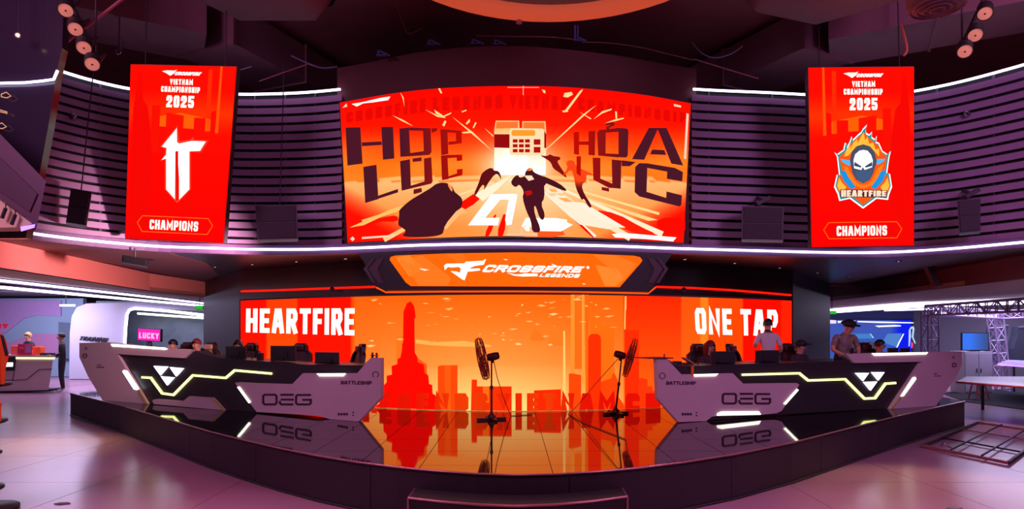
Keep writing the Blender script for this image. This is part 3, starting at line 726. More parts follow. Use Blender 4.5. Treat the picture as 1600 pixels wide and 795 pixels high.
part(solid('cabinet', per2, ss, .12, M_black, off=-.006, step=28), ms)
SPLIT = ('light_rays', 'red_shadows', 'lane_marking', 'lane_marking_inset', 'flying_shard', 'machine_top', 'machine_band', 'runner_highlight', 'figure_highlight', 'corner_marks')
ORG_ = ('runner', 'large_foreground_figure', 'figure_highlight', 'red_shadows')
def sd(name, polys, cols, off, step=9):
    step = 9
    if name in ORG_: polys = [chai(q, 1 if name != 'large_foreground_figure' else 3) for q in polys]
    if name in SPLIT:
        for i, q in enumerate(polys): part(solid(name.rstrip('s') if name.endswith('s') and name != 'corner_marks' else name, [q], ss, 0, LED, off=off, step=step, colors=cols[i] if isinstance(cols, list) else cols), ms)
        return
    return part(solid(name, polys, ss, 0, LED, off=off, step=step, colors=cols), ms)
e5 = lambda pts: crop(pts, 520, 120, 3.973); e6 = lambda pts: crop(pts, 800, 120, 3.973)
e7 = lambda pts: crop(pts, 520, 240, 3.973); e8 = lambda pts: crop(pts, 800, 240, 3.973); eA = lambda pts: crop(pts, 740, 180, 4.185)
# light rays and lane markings on the ground of the picture
W1 = (255, 240, 206)
rays = [linep((735, 292), (566, 346), 2, 5), linep((760, 288), (600, 375), 3, 7), linep((742, 296), (640, 330), 2, 6), linep((870, 288), (1030, 334), 2.5, 4), linep((880, 296), (1035, 366), 4, 9), linep((868, 304), (985, 372), 4, 10), linep((850, 300), (930, 370), 3, 6)]
sd('light_rays', rays, [(255, 196, 110), (255, 206, 130), (255, 224, 170), (255, 222, 150), W1, (255, 232, 190), (255, 244, 220)], .003)
red_sh = [e7([(755, 330), (910, 225), (935, 240), (900, 300), (800, 360)]), e7([(95, 440), (320, 395), (400, 380), (410, 425), (280, 420), (180, 470), (95, 490)]), e7([(935, 515), (1000, 380), (1020, 375), (975, 515)]), e7([(1010, 515), (1075, 330), (1068, 515)]), e7([(95, 510), (140, 530), (95, 552)]),
          e8([(500, 345), (650, 370), (800, 455), (900, 500), (870, 520), (720, 480), (600, 420)]), e8([(330, 340), (520, 525), (500, 525), (318, 348)]), e8([(900, 400), (1075, 395), (1072, 500), (1000, 500), (900, 470)]), e8([(0, 470), (150, 450), (300, 455), (340, 520), (0, 515)])]
sd('red_shadows', red_sh, [(250, 16, 2), (255, 14, 2), (240, 18, 4), (248, 14, 2), (255, 12, 2), (236, 30, 8), (220, 10, 6), (255, 10, 0), (250, 90, 30)], .004)
lane = [e7([(840, 445), (985, 252), (1140, 250), (1145, 262), (1110, 440), (1080, 445), (1070, 410), (1090, 300), (1095, 285), (1040, 285), (945, 400), (1035, 398), (1025, 445)]),
        e8([(65, 440), (85, 400), (270, 400), (340, 410), (345, 450), (150, 450)]), e8([(240, 265), (330, 260), (560, 420), (665, 450), (600, 470), (420, 440), (360, 390)]), e8([(200, 215), (300, 220), (320, 245), (220, 245)]), e8([(620, 500), (690, 492), (1020, 520), (1000, 545), (830, 530), (640, 520)])]
sd('lane_marking', lane, [(255, 254, 248), (255, 252, 240), (255, 240, 214), (255, 236, 206), (255, 250, 240)], .005)
sd('lane_marking', [crop(p, 516, 94, 2.6765) for p in ([(800, 690), (960, 668), (1015, 688), (965, 716), (820, 714)], [(925, 585), (1060, 596), (1235, 700), (1130, 700), (1000, 640)], [(1010, 560), (1075, 575), (1370, 668), (1330, 672)], [(600, 560), (760, 480), (700, 540), (640, 590)], [(80, 700), (250, 625), (330, 600), (140, 690)], [(740, 735), (745, 690), (800, 655), (862, 690), (868, 738)])], [(255, 253, 244), (255, 244, 220), (255, 216, 140), (255, 246, 214), (255, 196, 100), (255, 190, 130)], .0045)
sd('lane_marking_inset', [e8([(285, 275), (340, 275), (380, 300), (330, 300)]), e8([(225, 218), (270, 222), (285, 238), (245, 238)])], (255, 176, 96), .006)
# the cash machine with its keypad
sd('machine_body', [eA([(135, 95), (145, 36), (298, 36), (300, 85), (318, 85), (318, 40), (470, 40), (474, 100), (474, 215), (470, 390), (135, 390)])], lambda x, y: mixc((255, 196, 120), (255, 253, 244), (y - 215) / 38), .005)
sd('machine_top', [eA([(150, 44), (290, 44), (290, 84), (145, 88)]), eA([(325, 48), (462, 48), (465, 92), (325, 88)])], (255, 120, 50), .006)
sd('machine_band', [eA([(135, 125), (235, 125), (235, 215), (135, 212)]), eA([(462, 100), (474, 125), (474, 215), (462, 215)])], (150, 12, 14), .006)
sd('keypad_panel', [eA([(235, 100), (245, 86), (450, 88), (462, 102), (460, 255), (448, 264), (245, 260), (235, 250)])], (255, 226, 176), .007)
sd('keypad_display', [eA([(248, 108), (256, 98), (396, 98), (404, 108), (402, 130), (394, 136), (256, 136), (248, 128)])], (255, 160, 46), .008)
keys = [eA(rectp(256 + 40*i, 158 + 32*j, 288 + 40*i, 180 + 32*j)) for i in range(3) for j in range(3)] + [eA(rectp(393, 158, 437, 194)), eA(rectp(393, 208, 437, 246))]
for q in keys: sd('key', [q], (176, 18, 20), .008)
# runners
DK = (74, 20, 34)
sd('runner', [eA([(338, 370), (360, 345), (385, 350), (390, 372), (440, 395), (475, 405), (560, 445), (612, 490), (595, 498), (520, 465), (460, 440), (465, 540), (440, 580), (468, 650), (455, 690), (430, 672), (408, 600), (395, 590), (400, 650), (438, 740), (430, 768), (382, 765), (375, 690), (345, 630), (318, 540), (330, 500), (300, 450), (275, 475), (240, 445), (262, 405), (290, 388), (300, 410), (335, 400)])], DK, .007)
sd('runner_highlight', [eA([(330, 500), (375, 490), (385, 515), (350, 530)]), eA([(345, 365), (375, 345), (386, 352), (380, 362)]), eA([(330, 395), (380, 395), (396, 420), (360, 430)])], [(196, 16, 14), (255, 150, 20), (255, 226, 196)], .008)
sd('runner', [eA([(50, 385), (75, 362), (105, 345), (128, 348), (130, 362), (165, 365), (180, 400), (178, 425), (165, 390), (140, 385), (105, 430), (80, 470), (65, 495), (72, 460), (55, 455), (12, 530), (0, 520), (35, 440)])], (96, 18, 20), .007)
sd('runner', [eA([(430, 262), (480, 268), (500, 254), (520, 268), (565, 272), (568, 290), (545, 300), (565, 335), (612, 405), (600, 408), (560, 375), (520, 350), (505, 310), (480, 290)])], (130, 18, 18), .007)
sd('runner', [eA([(602, 310), (625, 292), (660, 300), (665, 330), (700, 350), (780, 385), (782, 398), (735, 385), (740, 430), (705, 455), (720, 510), (772, 590), (768, 606), (750, 600), (722, 545), (708, 555), (700, 545), (668, 478), (655, 400), (638, 350), (590, 400), (580, 395), (618, 345)])], lambda x, y: mixc((226, 70, 24), (96, 16, 22), (y - 283) / 12), .007)
sd('large_foreground_figure', [crop([(292, 742), (320, 715), (300, 700), (282, 690), (290, 640), (285, 630), (330, 588), (390, 553), (425, 532), (440, 518), (465, 512), (492, 514), (512, 530), (520, 552), (535, 562), (552, 578), (554, 604), (535, 640), (505, 660), (476, 700), (470, 738)], 516, 94, 2.6765)], (70, 20, 34), .008)
sd('figure_highlight', [e7([(710, 188), (730, 192), (745, 225), (738, 240)]), e7([(790, 330), (830, 350), (835, 372), (800, 370), (740, 430), (700, 480), (690, 450)])], [(255, 160, 80), (255, 190, 120)], .009)
# flying shards
shards = [e5([(370, 240), (440, 270), (500, 308), (430, 276)]), e5([(572, 203), (640, 235), (705, 258), (650, 250)]), e5([(630, 205), (690, 245), (700, 258), (640, 230)]), e5([(690, 242), (735, 222), (735, 230), (692, 250)]), e5([(680, 300), (695, 272), (706, 278), (692, 310)]), e5([(420, 98), (440, 130), (446, 190), (436, 140)]),
          e5([(655, 75), (665, 72), (680, 103), (670, 104)]), e5([(740, 248), (870, 345), (1000, 470), (860, 352)]), e5([(940, 318), (1000, 368), (994, 372)]), e5([(800, 215), (830, 205), (830, 212), (802, 222)]), e5([(825, 290), (850, 262), (852, 280), (832, 298)]), e5([(868, 318), (885, 282), (893, 286), (876, 320)]), e5([(800, 345), (862, 338), (870, 350), (810, 352)]),
          e6([(330, 208), (420, 90), (440, 78), (434, 92), (345, 212)]), e6([(318, 125), (325, 102), (370, 95), (378, 112), (345, 130)]), e6([(185, 80), (205, 85), (208, 104), (195, 100)]), e6([(205, 455), (440, 235), (525, 175), (450, 240), (215, 452)]), e6([(420, 220), (490, 258), (488, 266)]), e6([(505, 265), (560, 215), (620, 198), (615, 208), (560, 228)]), e6([(575, 290), (640, 265), (695, 255), (692, 262), (640, 276)]), e6([(640, 215), (650, 218), (652, 262), (642, 260)]), e6([(310, 212), (340, 208), (350, 218), (318, 222)])]
sd('flying_shard', shards, (255, 224, 150), .009, step=None)
# words in the picture
for fw_ in (text_polys('CROSSFIRE', [(541, 176), (666, 153), (666, 175), (541, 192)], t=.3, gap=.18), text_polys('LEGENDS', [(676, 152), (786, 148), (786, 170), (676, 174)], t=.3, gap=.18), text_polys('VIETNAM', [(796, 148), (890, 150), (890, 172), (796, 170)], t=.3, gap=.18), text_polys('CHAMPIONSHIP', [(903, 152), (1072, 176), (1072, 193), (903, 172)], t=.3, gap=.18)): sd('faint_lettering', fw_, (206, 8, 4), .005)
def tcol(a, b): return lambda x, y: mixc((76, 24, 40), (196, 14, 4), (x - a) / (b - a))
dl_ = tcol(625, 725)
Hh = [e5([(80, 316), (172, 314), (186, 540), (92, 552)]), e5([(302, 312), (375, 312), (383, 508), (312, 516)]), e5([(180, 408), (304, 402), (306, 424), (182, 432)])]
Oo = [e5([(414, 322), (474, 316), (482, 486), (420, 498)]), e5([(560, 320), (608, 322), (614, 470), (566, 480)]), e5([(474, 316), (608, 320), (606, 338), (476, 334)]), e5([(482, 474), (566, 462), (612, 470), (600, 486), (420, 498)]), e5([(612, 322), (650, 318), (646, 336), (616, 350)])]
Pp = [e5([(668, 326), (712, 328), (718, 480), (674, 488)]), e5([(712, 328), (800, 336), (800, 352), (712, 346)]), e5([(764, 336), (800, 336), (802, 410), (766, 416)]), e5([(718, 404), (802, 396), (800, 414), (718, 424)])]
Ll = [e5([(190, 560), (272, 546), (284, 760), (202, 784)]), e5([(284, 738), (406, 696), (406, 718), (202, 784)])]
Uu = [e5([(418, 524), (480, 512), (486, 690), (428, 708)]), e5([(566, 508), (612, 500), (620, 650), (570, 664)]), e5([(486, 676), (570, 650), (620, 650), (612, 664), (428, 708)]), e5([(502, 700), (552, 690), (554, 716), (502, 730)]), e5([(496, 508), (552, 500), (552, 524), (496, 530)])]
Cc = [e5([(672, 490), (712, 486), (720, 636), (678, 642)]), e5([(712, 486), (804, 484), (804, 500), (712, 506)]), e5([(768, 484), (804, 484), (804, 520), (770, 524)]), e5([(720, 618), (806, 588), (804, 612), (678, 642)]), e5([(770, 576), (806, 572), (806, 600), (772, 608)])]
sd('word_lettering', Hh + Oo + Pp, dl_, .010); sd('word_lettering', Ll + Uu + Cc, dl_, .010)
H2 = [e6([(382, 345), (416, 342), (416, 486), (384, 480)]), e6([(474, 338), (516, 336), (514, 490), (474, 486)]), e6([(416, 402), (474, 402), (474, 424), (416, 424)])]
O2 = [e6([(528, 350), (540, 330), (582, 328), (580, 494), (534, 490)]), e6([(660, 318), (712, 322), (722, 334), (718, 490), (708, 502), (660, 500)]), e6([(582, 328), (660, 318), (660, 342), (582, 348)]), e6([(580, 476), (660, 480), (660, 502), (580, 494)])]
A2 = [e6([(848, 318), (956, 318), (960, 330), (902, 330), (820, 516), (744, 512)]), e6([(900, 318), (960, 320), (1062, 552), (988, 540)]), e6([(870, 452), (945, 456), (956, 486), (856, 482)])]
L2 = [e6([(400, 494), (428, 494), (426, 620), (400, 600)])]
U2 = [e6([(500, 502), (548, 504), (548, 650), (504, 640)]), e6([(618, 514), (678, 520), (674, 696), (622, 690)]), e6([(504, 640), (548, 632), (622, 664), (674, 668), (668, 694), (600, 690)]), e6([(678, 520), (690, 520), (768, 530), (730, 556), (680, 556)]), e6([(556, 684), (602, 692), (602, 714), (556, 704)])]
C2 = [e6([(764, 560), (790, 536), (840, 538), (834, 736), (790, 744), (760, 716)]), e6([(840, 538), (1010, 566), (1060, 592), (1056, 650), (960, 634), (962, 590), (836, 566)]), e6([(834, 714), (956, 752), (958, 712), (1054, 736), (1050, 796), (1040, 806), (790, 744)])]
for wd_ in (H2 + O2 + A2, L2 + U2 + C2): sd('word_lettering', wd_, lambda x, y: mixc((196, 14, 4), (76, 24, 40), (x - 905) / 80), .010, step=None)
sd('word_lettering', [crop([(1150, 275), (1152, 264), (1184, 258), (1190, 272), (1166, 284), (1166, 298), (1154, 298), (1154, 280), (1176, 270)], 516, 94, 2.6765)], (120, 24, 20), .010)
sd('corner_logo', [e5([(118, 170), (180, 160), (300, 132), (358, 124), (345, 146), (250, 160), (190, 166), (150, 186)])], (255, 248, 240), .010, step=None)
sd('corner_marks', [e6([(1004, 170), (1048, 180), (1048, 192), (1004, 184)]), e6([(1082, 228), (1096, 232), (1080, 512), (1066, 508)]), e7([(182, 518), (385, 504), (385, 516), (182, 530)]), linep((793, 137), (842, 137), .7), linep((817.5, 134.6), (817.5, 149), .9), linep((790, 366), (840, 365.5), .8), linep((815, 353), (815, 366), .9), e5([(60, 196), (85, 166), (92, 186), (66, 192)]), e7([(108, 530), (124, 514), (138, 530), (124, 544)])], (255, 214, 186), .010, step=None)

# ------------------------------------------------------------------ hanging banner screens
def banner(name, corners, Ym, label, crest):
    rays_ = [P(px, py, 1.0) - Vector((0, 0, CZ)) for px, py in corners]       # tl tr br bl
    A = np.array([[rays_[0][i], -rays_[1][i], rays_[2][i], -rays_[3][i]] for i in range(3)])
    d = np.linalg.svd(A)[2][-1]; d = d / d.mean() * Ym
    p = [Vector((0, 0, CZ)) + rays_[i] * d[i] for i in range(4)]
    n = (p[1] - p[0]).cross(p[3] - p[0]).normalized()
    if n.y < 0: n = -n
    sfc = plane_surf(p[0], n); root = empty(name, (p[2] + p[3]) / 2); tag(root, label, 'banner screen', 'tall hanging banner screens')
    tl, tr, br, bl = [Vector(c) for c in corners]
    def uv(u, v): a = tl.lerp(tr, u); b = bl.lerp(br, u); r = a.lerp(b, v); return (r.x, r.y)
    def q(pts): return [uv(*t) for t in pts]
    def add(nm, polys, cols, off):
        if nm.endswith('lettering'): return rehome(solid(nm, polys, sfc, 0, LED, off=off, dirv=n, colors=cols), root)
        for i, q_ in enumerate(polys): rehome(solid(nm, [q_], sfc, 0, LED, off=off, dirv=n, colors=cols[i] if isinstance(cols, list) else cols), root)
    rehome(solid('cabinet', q([(-.006, -.004), (1.006, -.004), (1.006, 1.004), (-.006, 1.004)]), sfc, .08, M_black, off=-.006, dirv=n), root)
    vs = []; cs = []; fs = []; NX, NY = 30, 50
    mir = crest
    for i in range(NX + 1):
        for j in range(NY + 1):
            u, v = i / NX, j / NY; uu = 1 - u if mir else u
            c = mixc((240, 12, 2), (255, 52, 4), max(0, 1 - abs(v - .27) / .13)) if v < .5 else mixc((238, 10, 2), (222, 4, 4), (v - .5) * 2)
            c = mixc(c, (216, 4, 4), .5 * math.exp(-((uu - .14) / .2) ** 2) * min(1, v * 2))
            x, y = uv(u, v); vs.append(sfc(x, y)); cs += list(ledc(c))
    for i in range(NX):
        for j in range(NY): k = i * (NY + 1) + j; fs.append((k, k + 1, k + NY + 2, k + NY + 1))
    me = bpy.data.meshes.new('display_panel'); me.from_pydata(vs, [], fs)
    me.color_attributes.new('Col', 'FLOAT_COLOR', 'POINT').data.foreach_set('color', cs); rehome(link('display_panel', me, LED), root)
    def mu(pts): return q([(1 - u if mir else u, v) for u, v in pts])
    add('skyline_glow', [mu([(.22, .3), (.5, .27), (.78, .3), (.86, .37), (.6, .37), (.3, .36)]), mu([(.74, .02), (.78, .02), (.78, .37), (.74, .37)]), mu([(.85, .0), (.87, 0), (.87, .38), (.84, .38)])], [(255, 96, 8), (250, 44, 6), (255, 84, 10)], .003)
    tw_ = [mu([(.08, .05), (.11, .03), (.13, .2), (.18, .24), (.24, .5), (.24, .98), (.02, .98), (.04, .25)]), mu([(.22, .23), (.30, .23), (.30, .5), (.22, .5)]), mu([(.36, .27), (.53, .285), (.53, .5), (.36, .5)]), mu([(.63, .295), (.74, .295), (.74, .5), (.63, .5)]), mu([(.79, .26), (.84, .25), (.84, .5), (.79, .5)]), mu([(.3, .35), (.64, .36), (.64, .5), (.3, .5)])]
    add('skyline_tower', tw_, [(218, 8, 4), (222, 16, 4), (226, 18, 4), (230, 14, 4), (226, 12, 4), (228, 10, 4)], .004)
    dx = .03 if crest else .0
    lg = q([(.30+dx, .035), (.34+dx, .03), (.42+dx, .03), (.44+dx, .024), (.42+dx, .045), (.38+dx, .06), (.34+dx, .045)]); lw = text_polys('CROSSFIRE', q([(.43+dx, .036), (.68+dx, .036), (.66+dx, .056), (.42+dx, .056)]), t=.3, gap=.1, slant=.2, wide=1.6)
    add('logo_lettering', [lg] + lw, (255, 246, 240), .006)
    for tt in (text_polys('VIETNAM', q([(.38+dx, .078), (.60+dx, .078), (.60+dx, .11), (.38+dx, .11)]), t=.24) , text_polys('CHAMPIONSHIP', q([(.30+dx, .12), (.67+dx, .122), (.67+dx, .155), (.30+dx, .152)]), t=.24) , text_polys('2025', q([(.355+dx, .172), (.62+dx, .172), (.62+dx, .24), (.355+dx, .24)]), t=.22, gap=.12)): add('title_lettering', tt, (255, 246, 232), .006)
    fr_ = q([(.12, .905), (.17, .865), (.83, .865), (.88, .905), (.83, .955), (.17, .955), (.12, .905)])
    add('frame_line', [linep(fr_[i], fr_[i+1], 1.2) for i in range(6)], (255, 104, 24), .006)
    add('champions_lettering', text_polys('CHAMPIONS', q([(.245, .885), (.735, .885), (.735, .94), (.245, .94)]), t=.2, gap=.1), (255, 240, 226), .007)
    if not crest:
        kb = lambda pts: crop(pts, 190, 90, 2.65)
        add('monogram_outline', [kb([(160, 368), (232, 282), (240, 345), (285, 340), (298, 328), (300, 340), (362, 342), (330, 392), (288, 390), (288, 545), (236, 598), (228, 600), (180, 545), (180, 420), (160, 430), (180, 400), (182, 378)])], (236, 60, 40), .006)
        add('monogram', [kb([(168, 368), (230, 292), (231, 350), (240, 356), (290, 345), (350, 347), (326, 386), (282, 388), (282, 545), (240, 588), (240, 500), (232, 390), (224, 388), (222, 586), (186, 545), (186, 418), (166, 424), (186, 402), (188, 374)])], (255, 250, 246), .008)
        add('monogram_gap', [kb([(226, 388), (236, 386), (236, 590), (228, 592)])], (205, 6, 4), .009)
    else:
        kc = lambda pts: crop(pts, 1300, 190, 5.48)
        TE, OR_, YE, BL_ = (40, 150, 160), (255, 130, 24), (255, 196, 60), (30, 150, 230)
        sh_ = [(18, 262), (40, 280), (95, 240), (108, 180), (122, 190), (120, 230), (150, 170), (165, 125), (175, 155), (220, 110), (250, 85), (262, 60), (298, 25), (285, 60), (290, 95), (318, 110), (340, 85), (338, 130), (365, 150), (382, 120), (376, 175), (400, 180), (430, 250), (475, 280), (502, 252), (490, 300), (470, 440), (495, 450), (512, 560), (485, 630), (478, 670), (380, 660), (264, 745), (150, 660), (60, 680), (45, 620), (15, 560), (38, 455), (58, 460), (40, 300)]
        add('crest_outline', [kc(sh_)], (236, 244, 244), .006)
        ins = [(264 + (x - 264) * .955, 400 + (y - 400) * .955) for x, y in sh_]
        add('crest_teal_border', [kc(ins)], TE, .007)
        ins2 = [(60, 300), (110, 260), (150, 200), (200, 150), (250, 110), (270, 90), (300, 130), (350, 170), (400, 210), (430, 270), (466, 300), (446, 440), (478, 470), (492, 560), (470, 620), (370, 630), (264, 715), (160, 630), (70, 620), (34, 556), (52, 480), (84, 440)]
        add('crest_flames', [kc(ins2)], (226, 88, 20), .008)
        add('crest_flame_tongue', [kc([(100, 300), (120, 240), (160, 200), (150, 250), (180, 180), (215, 150), (215, 190), (250, 120), (268, 95), (280, 160), (300, 130), (315, 190), (350, 180), (370, 240), (400, 230), (400, 300), (330, 220), (200, 215), (140, 290)]), kc([(40, 550), (60, 480), (80, 520), (120, 560), (100, 590), (60, 590)]), kc([(490, 550), (470, 480), (450, 520), (410, 560), (430, 590), (470, 590)]), kc([(90, 380), (130, 390), (190, 500), (230, 540), (300, 540), (340, 500), (390, 400), (440, 360), (420, 420), (350, 540), (264, 575), (190, 545), (120, 450)])], [YE, YE, YE, OR_], .009)
        add('crest_lightning', [kc([(70, 420), (110, 420), (140, 480), (200, 560), (160, 580), (90, 500)]), kc([(458, 420), (418, 420), (388, 480), (330, 560), (368, 580), (440, 500)]), kc([(70, 320), (130, 330), (180, 340), (140, 380), (90, 350)]), kc([(450, 320), (400, 320), (345, 335), (390, 370), (440, 340)])], [BL_, BL_, (80, 190, 250), (80, 190, 250)], .010)
        add('crest_hood', [kc([(150, 330), (165, 260), (210, 210), (264, 195), (320, 212), (360, 260), (380, 340), (350, 440), (320, 500), (264, 530), (205, 500), (170, 440)])], (74, 80, 104), .011)
        add('crest_skull', [kc([(180, 330), (195, 280), (230, 250), (264, 243), (300, 250), (330, 285), (345, 330), (340, 390), (264, 420), (185, 400)])], (250, 248, 250), .012)
        add('crest_mask', [kc([(190, 420), (240, 425), (258, 390), (285, 425), (345, 395), (330, 470), (300, 510), (258, 530), (215, 505)]), kc([(188, 345), (250, 385), (240, 395), (185, 380)]), kc([(338, 345), (275, 385), (285, 395), (340, 380)])], [(70, 92, 128), (56, 74, 100), (56, 74, 100)], .013)
        add('crest_lettering_shadow', [kc([(66, 580), (466, 588), (464, 648), (66, 650)])], (70, 30, 40), .013)
        add('crest_lettering', text_polys('HEARTFIRE', kc([(74, 586), (460, 592), (458, 640), (74, 645)]), t=.24, gap=.08), (250, 230, 200), .014)
    # two hanging wires
    for u in (.12, .88):
        a = sfc(*uv(u, 0)); rehome(MB().tube([a + n*.04, Vector((a.x, a.y + .1, 6.8))], .008, 6).build('hanging_wire', M_metal), root)
    return root
banner('banner_screen', [(204.3, 100.6), (369.6, 104.3), (349.2, 379.8), (195.7, 372.3)], 8.5, 'tall red hanging banner screen with a white double T monogram over CHAMPIONS', False)
banner('banner_screen', [(1263, 105.8), (1428, 104.3), (1428, 383.6), (1268, 386)], 8.9, 'tall red hanging banner screen with a flaming skull crest over CHAMPIONS', True)
# ------------------------------------------------------------------ gaming desks
M_dk = mat('charcoal_desk_body', (44, 36, 44), .4, noise=.12, scale=4)
M_print = mat('dark_plum_print', (58, 34, 52), .5)
def desk(name, k, s, label, d):
    """front on the line Y = k + s*|X|; d holds the outlines seen on that front"""
    sg = d['side']
    Yf = lambda px: k / (1 - s * abs(px - 800) / FPX)
    def sfc(px, py):
        p = P(px, py, Yf(px)); p.z = max(p.z, HS + .003); return p
    n = Vector((-s * sg, 1, 0)).normalized()
    mid = d['mid']; root = empty(name, Vector(((mid - 800) / FPX * Yf(mid), Yf(mid), HS))); tag(root, label, 'gaming desk', 'long gaming desks on the stage')
    def add(nm, polys, th, m, off, lab=None):
        o = rehome(solid(nm, polys, sfc, th, m, off=off, dirv=n), root)
        if lab: o['label'] = lab
        return o
    rehome(solid('body', d['body'], sfc, .4, M_dk, off=0, dirv=(sg*.22, 1, 0)), root).location.y += .06
    rehome(solid('worktop', d['top_edge'], sfc, .95, M_dk, off=0, dirv=(sg*.22, 1, 0)), root).location.y += .07
    for p in d['white']: add('front_panel', p, .07, M_white, .0)
    for p in d['bars']: add('light_bar', p, .02, M_warm, .014)
    for p in d.get('cool', []): add('light_bar', p, .02, M_cool, .014)
    for p in d.get('gold', []): add('gold_edge', p, .02, M_yellow if p in d.get('lit', []) else mat('brass_edge', (214, 190, 120), .35, .4), .012)
    add('zigzag_light', [[tuple(v) for v in q] for q in stroke(d['zig'], 3.2)], .02, M_yellow, .0 - .035)
    for t in d['tri']: add('triangle_light', shrink(t, .93), .02, M_cool, -.035)
    add('desk_lettering', d['oeg'], .006, M_print, .007)
    add('small_lettering', d['small'], .005, M_print, .006)
    add('ring_mark', d['ring'], .005, M_print, .006)
    nm_ = d['marks']; add('round_mark', nm_[:14], .005, M_print, .006); add('triangle_mark', nm_[14:17], .005, M_print, .006)
    for q in nm_[17:]: add('line_mark', q, .005, M_print, .006)
    return root, Yf, n
c1 = lambda p: crop(p, 100, 460, 3.975); c2 = lambda p: crop(p, 280, 500, 3.975); c3 = lambda p: crop(p, 400, 500, 3.973)
def ringp(cx, cy, r, w, a0=0, a1=360, n=14):
    out = []
    for i in range(n):
        t0 = R(a0 + (a1-a0)*i/n); t1 = R(a0 + (a1-a0)*(i+1)/n)
        out.append([(cx+(r-w)*math.cos(t0), cy+(r-w)*math.sin(t0)), (cx+r*math.cos(t0), cy+r*math.sin(t0)), (cx+r*math.cos(t1), cy+r*math.sin(t1)), (cx+(r-w)*math.cos(t1), cy+(r-w)*math.sin(t1))])
    return out
def oeg(x0, x1, y0, y1, dy=0):
    w_ = (x1 - x0); h = y1 - y0; o = []
    def m_(u, v): return (x0 + u * w_, y0 + v * h + dy * u)
    t = .17; tu = .05
    def seg(a, b, wd): o.append([tuple(v) for v in stroke([Vector(m_(*a)), Vector(m_(*b))], wd)[0]])
    def pl(pts):
        for q in stroke([m_(*p) for p in pts], h * t): o.append([tuple(v) for v in q])
    pl([(.03, .08), (.25, .08), (.28, .2), (.28, .8), (.25, .92), (.03, .92), (.0, .8), (.0, .2), (.03, .08)])
    pl([(.64, .08), (.36, .08)]); pl([(.64, .5), (.37, .5)]); pl([(.63, .92), (.38, .92), (.35, .8), (.35, .62)])
    pl([(1.0, .1), (.72, .1), (.69, .22), (.69, .8), (.72, .92), (.97, .92), (1.0, .8), (1.0, .52), (.82, .52)])
    return o
left = dict(side=-1, mid=400,
    body=[(150, 541), (300, 549), (352, 562), (480, 572), (562, 574), (578, 562), (591, 562), (591, 619), (558, 656.5), (520, 656), (498, 649), (402, 646), (349, 644.5), (232, 632), (165, 624), (142, 588)],
    top_edge=[(300, 549), (310, 556), (352, 560.5), (440, 567), (480, 570), (566, 571), (566, 576), (440, 572), (352, 565), (300, 556)],
    white=[[(123.9, 535.5), (170, 534.7), (261, 544.3), (301, 546), (287, 559.4), (183, 553), (229.6, 631), (160.4, 625.5), (137.7, 588.3), (124, 558)],
           [(238, 625), (243, 623.5), (286, 626.8), (295, 619), (331, 621.2), (349, 644), (240, 631)],
           [(366.8, 598), (372, 597), (400, 598.7), (456.6, 600), (473, 583), (558, 583), (578.7, 559.2), (595, 559), (595, 620.8), (559.8, 658.6), (515.8, 658), (498, 649.2), (400.8, 643.4)]],
    bars=[[(495.6, 583.4), (540.4, 583), (537, 587.4), (500, 587.6)], [(371.5, 604.6), (374.5, 604), (392, 628), (389.6, 629.6)], [(174, 537.2), (258, 543), (262, 545.2), (258, 546.2), (176, 541)]],
    cool=[[(192, 580), (195, 578), (199, 579.5), (217, 607), (215, 609), (210, 608)]],
    gold=[[(215, 609.5), (218.5, 608.5), (232, 631), (228.5, 631)], [(329, 621), (332, 621), (350.5, 644.5), (347, 644.5)]],
    lit=[],
    zig=[(217.7, 589.6), (232, 590.3), (249.7, 614.7), (267.3, 617.2), (297.5, 586.5), (349, 590.6), (363, 578.7), (421, 583.8)],
    tri=[c1([(540, 443), (635, 447), (585, 505)]), c1([(640, 450), (732, 458), (683, 512)]), c1([(585, 507), (675, 515), (627, 567)])],
    oeg=oeg(411.5, 486, 615, 633), small=text_polys('BATTLESHIP', [(533, 594.8), (581, 595.2), (581, 600.8), (533, 600.2)], t=.2, gap=.12, wide=1.5) + [rectp(528 + i*4.2, 645 - i*.0, 531 + i*4.2, 648.6) for i in range(4)] + [rectp(551, 643, 553, 645), rectp(551, 647.5, 553, 649.5)],
    ring=ringp(587, 585, 5, .9, 120, 420), marks=ringp(133, 555.6, 3.6, 1.3) + ringp(134.8, 544.2, 3, .8, n=3, a0=-90, a1=270) + [rectp(152, 569.6, 158, 570.6), rectp(151.5, 573, 163, 574)])
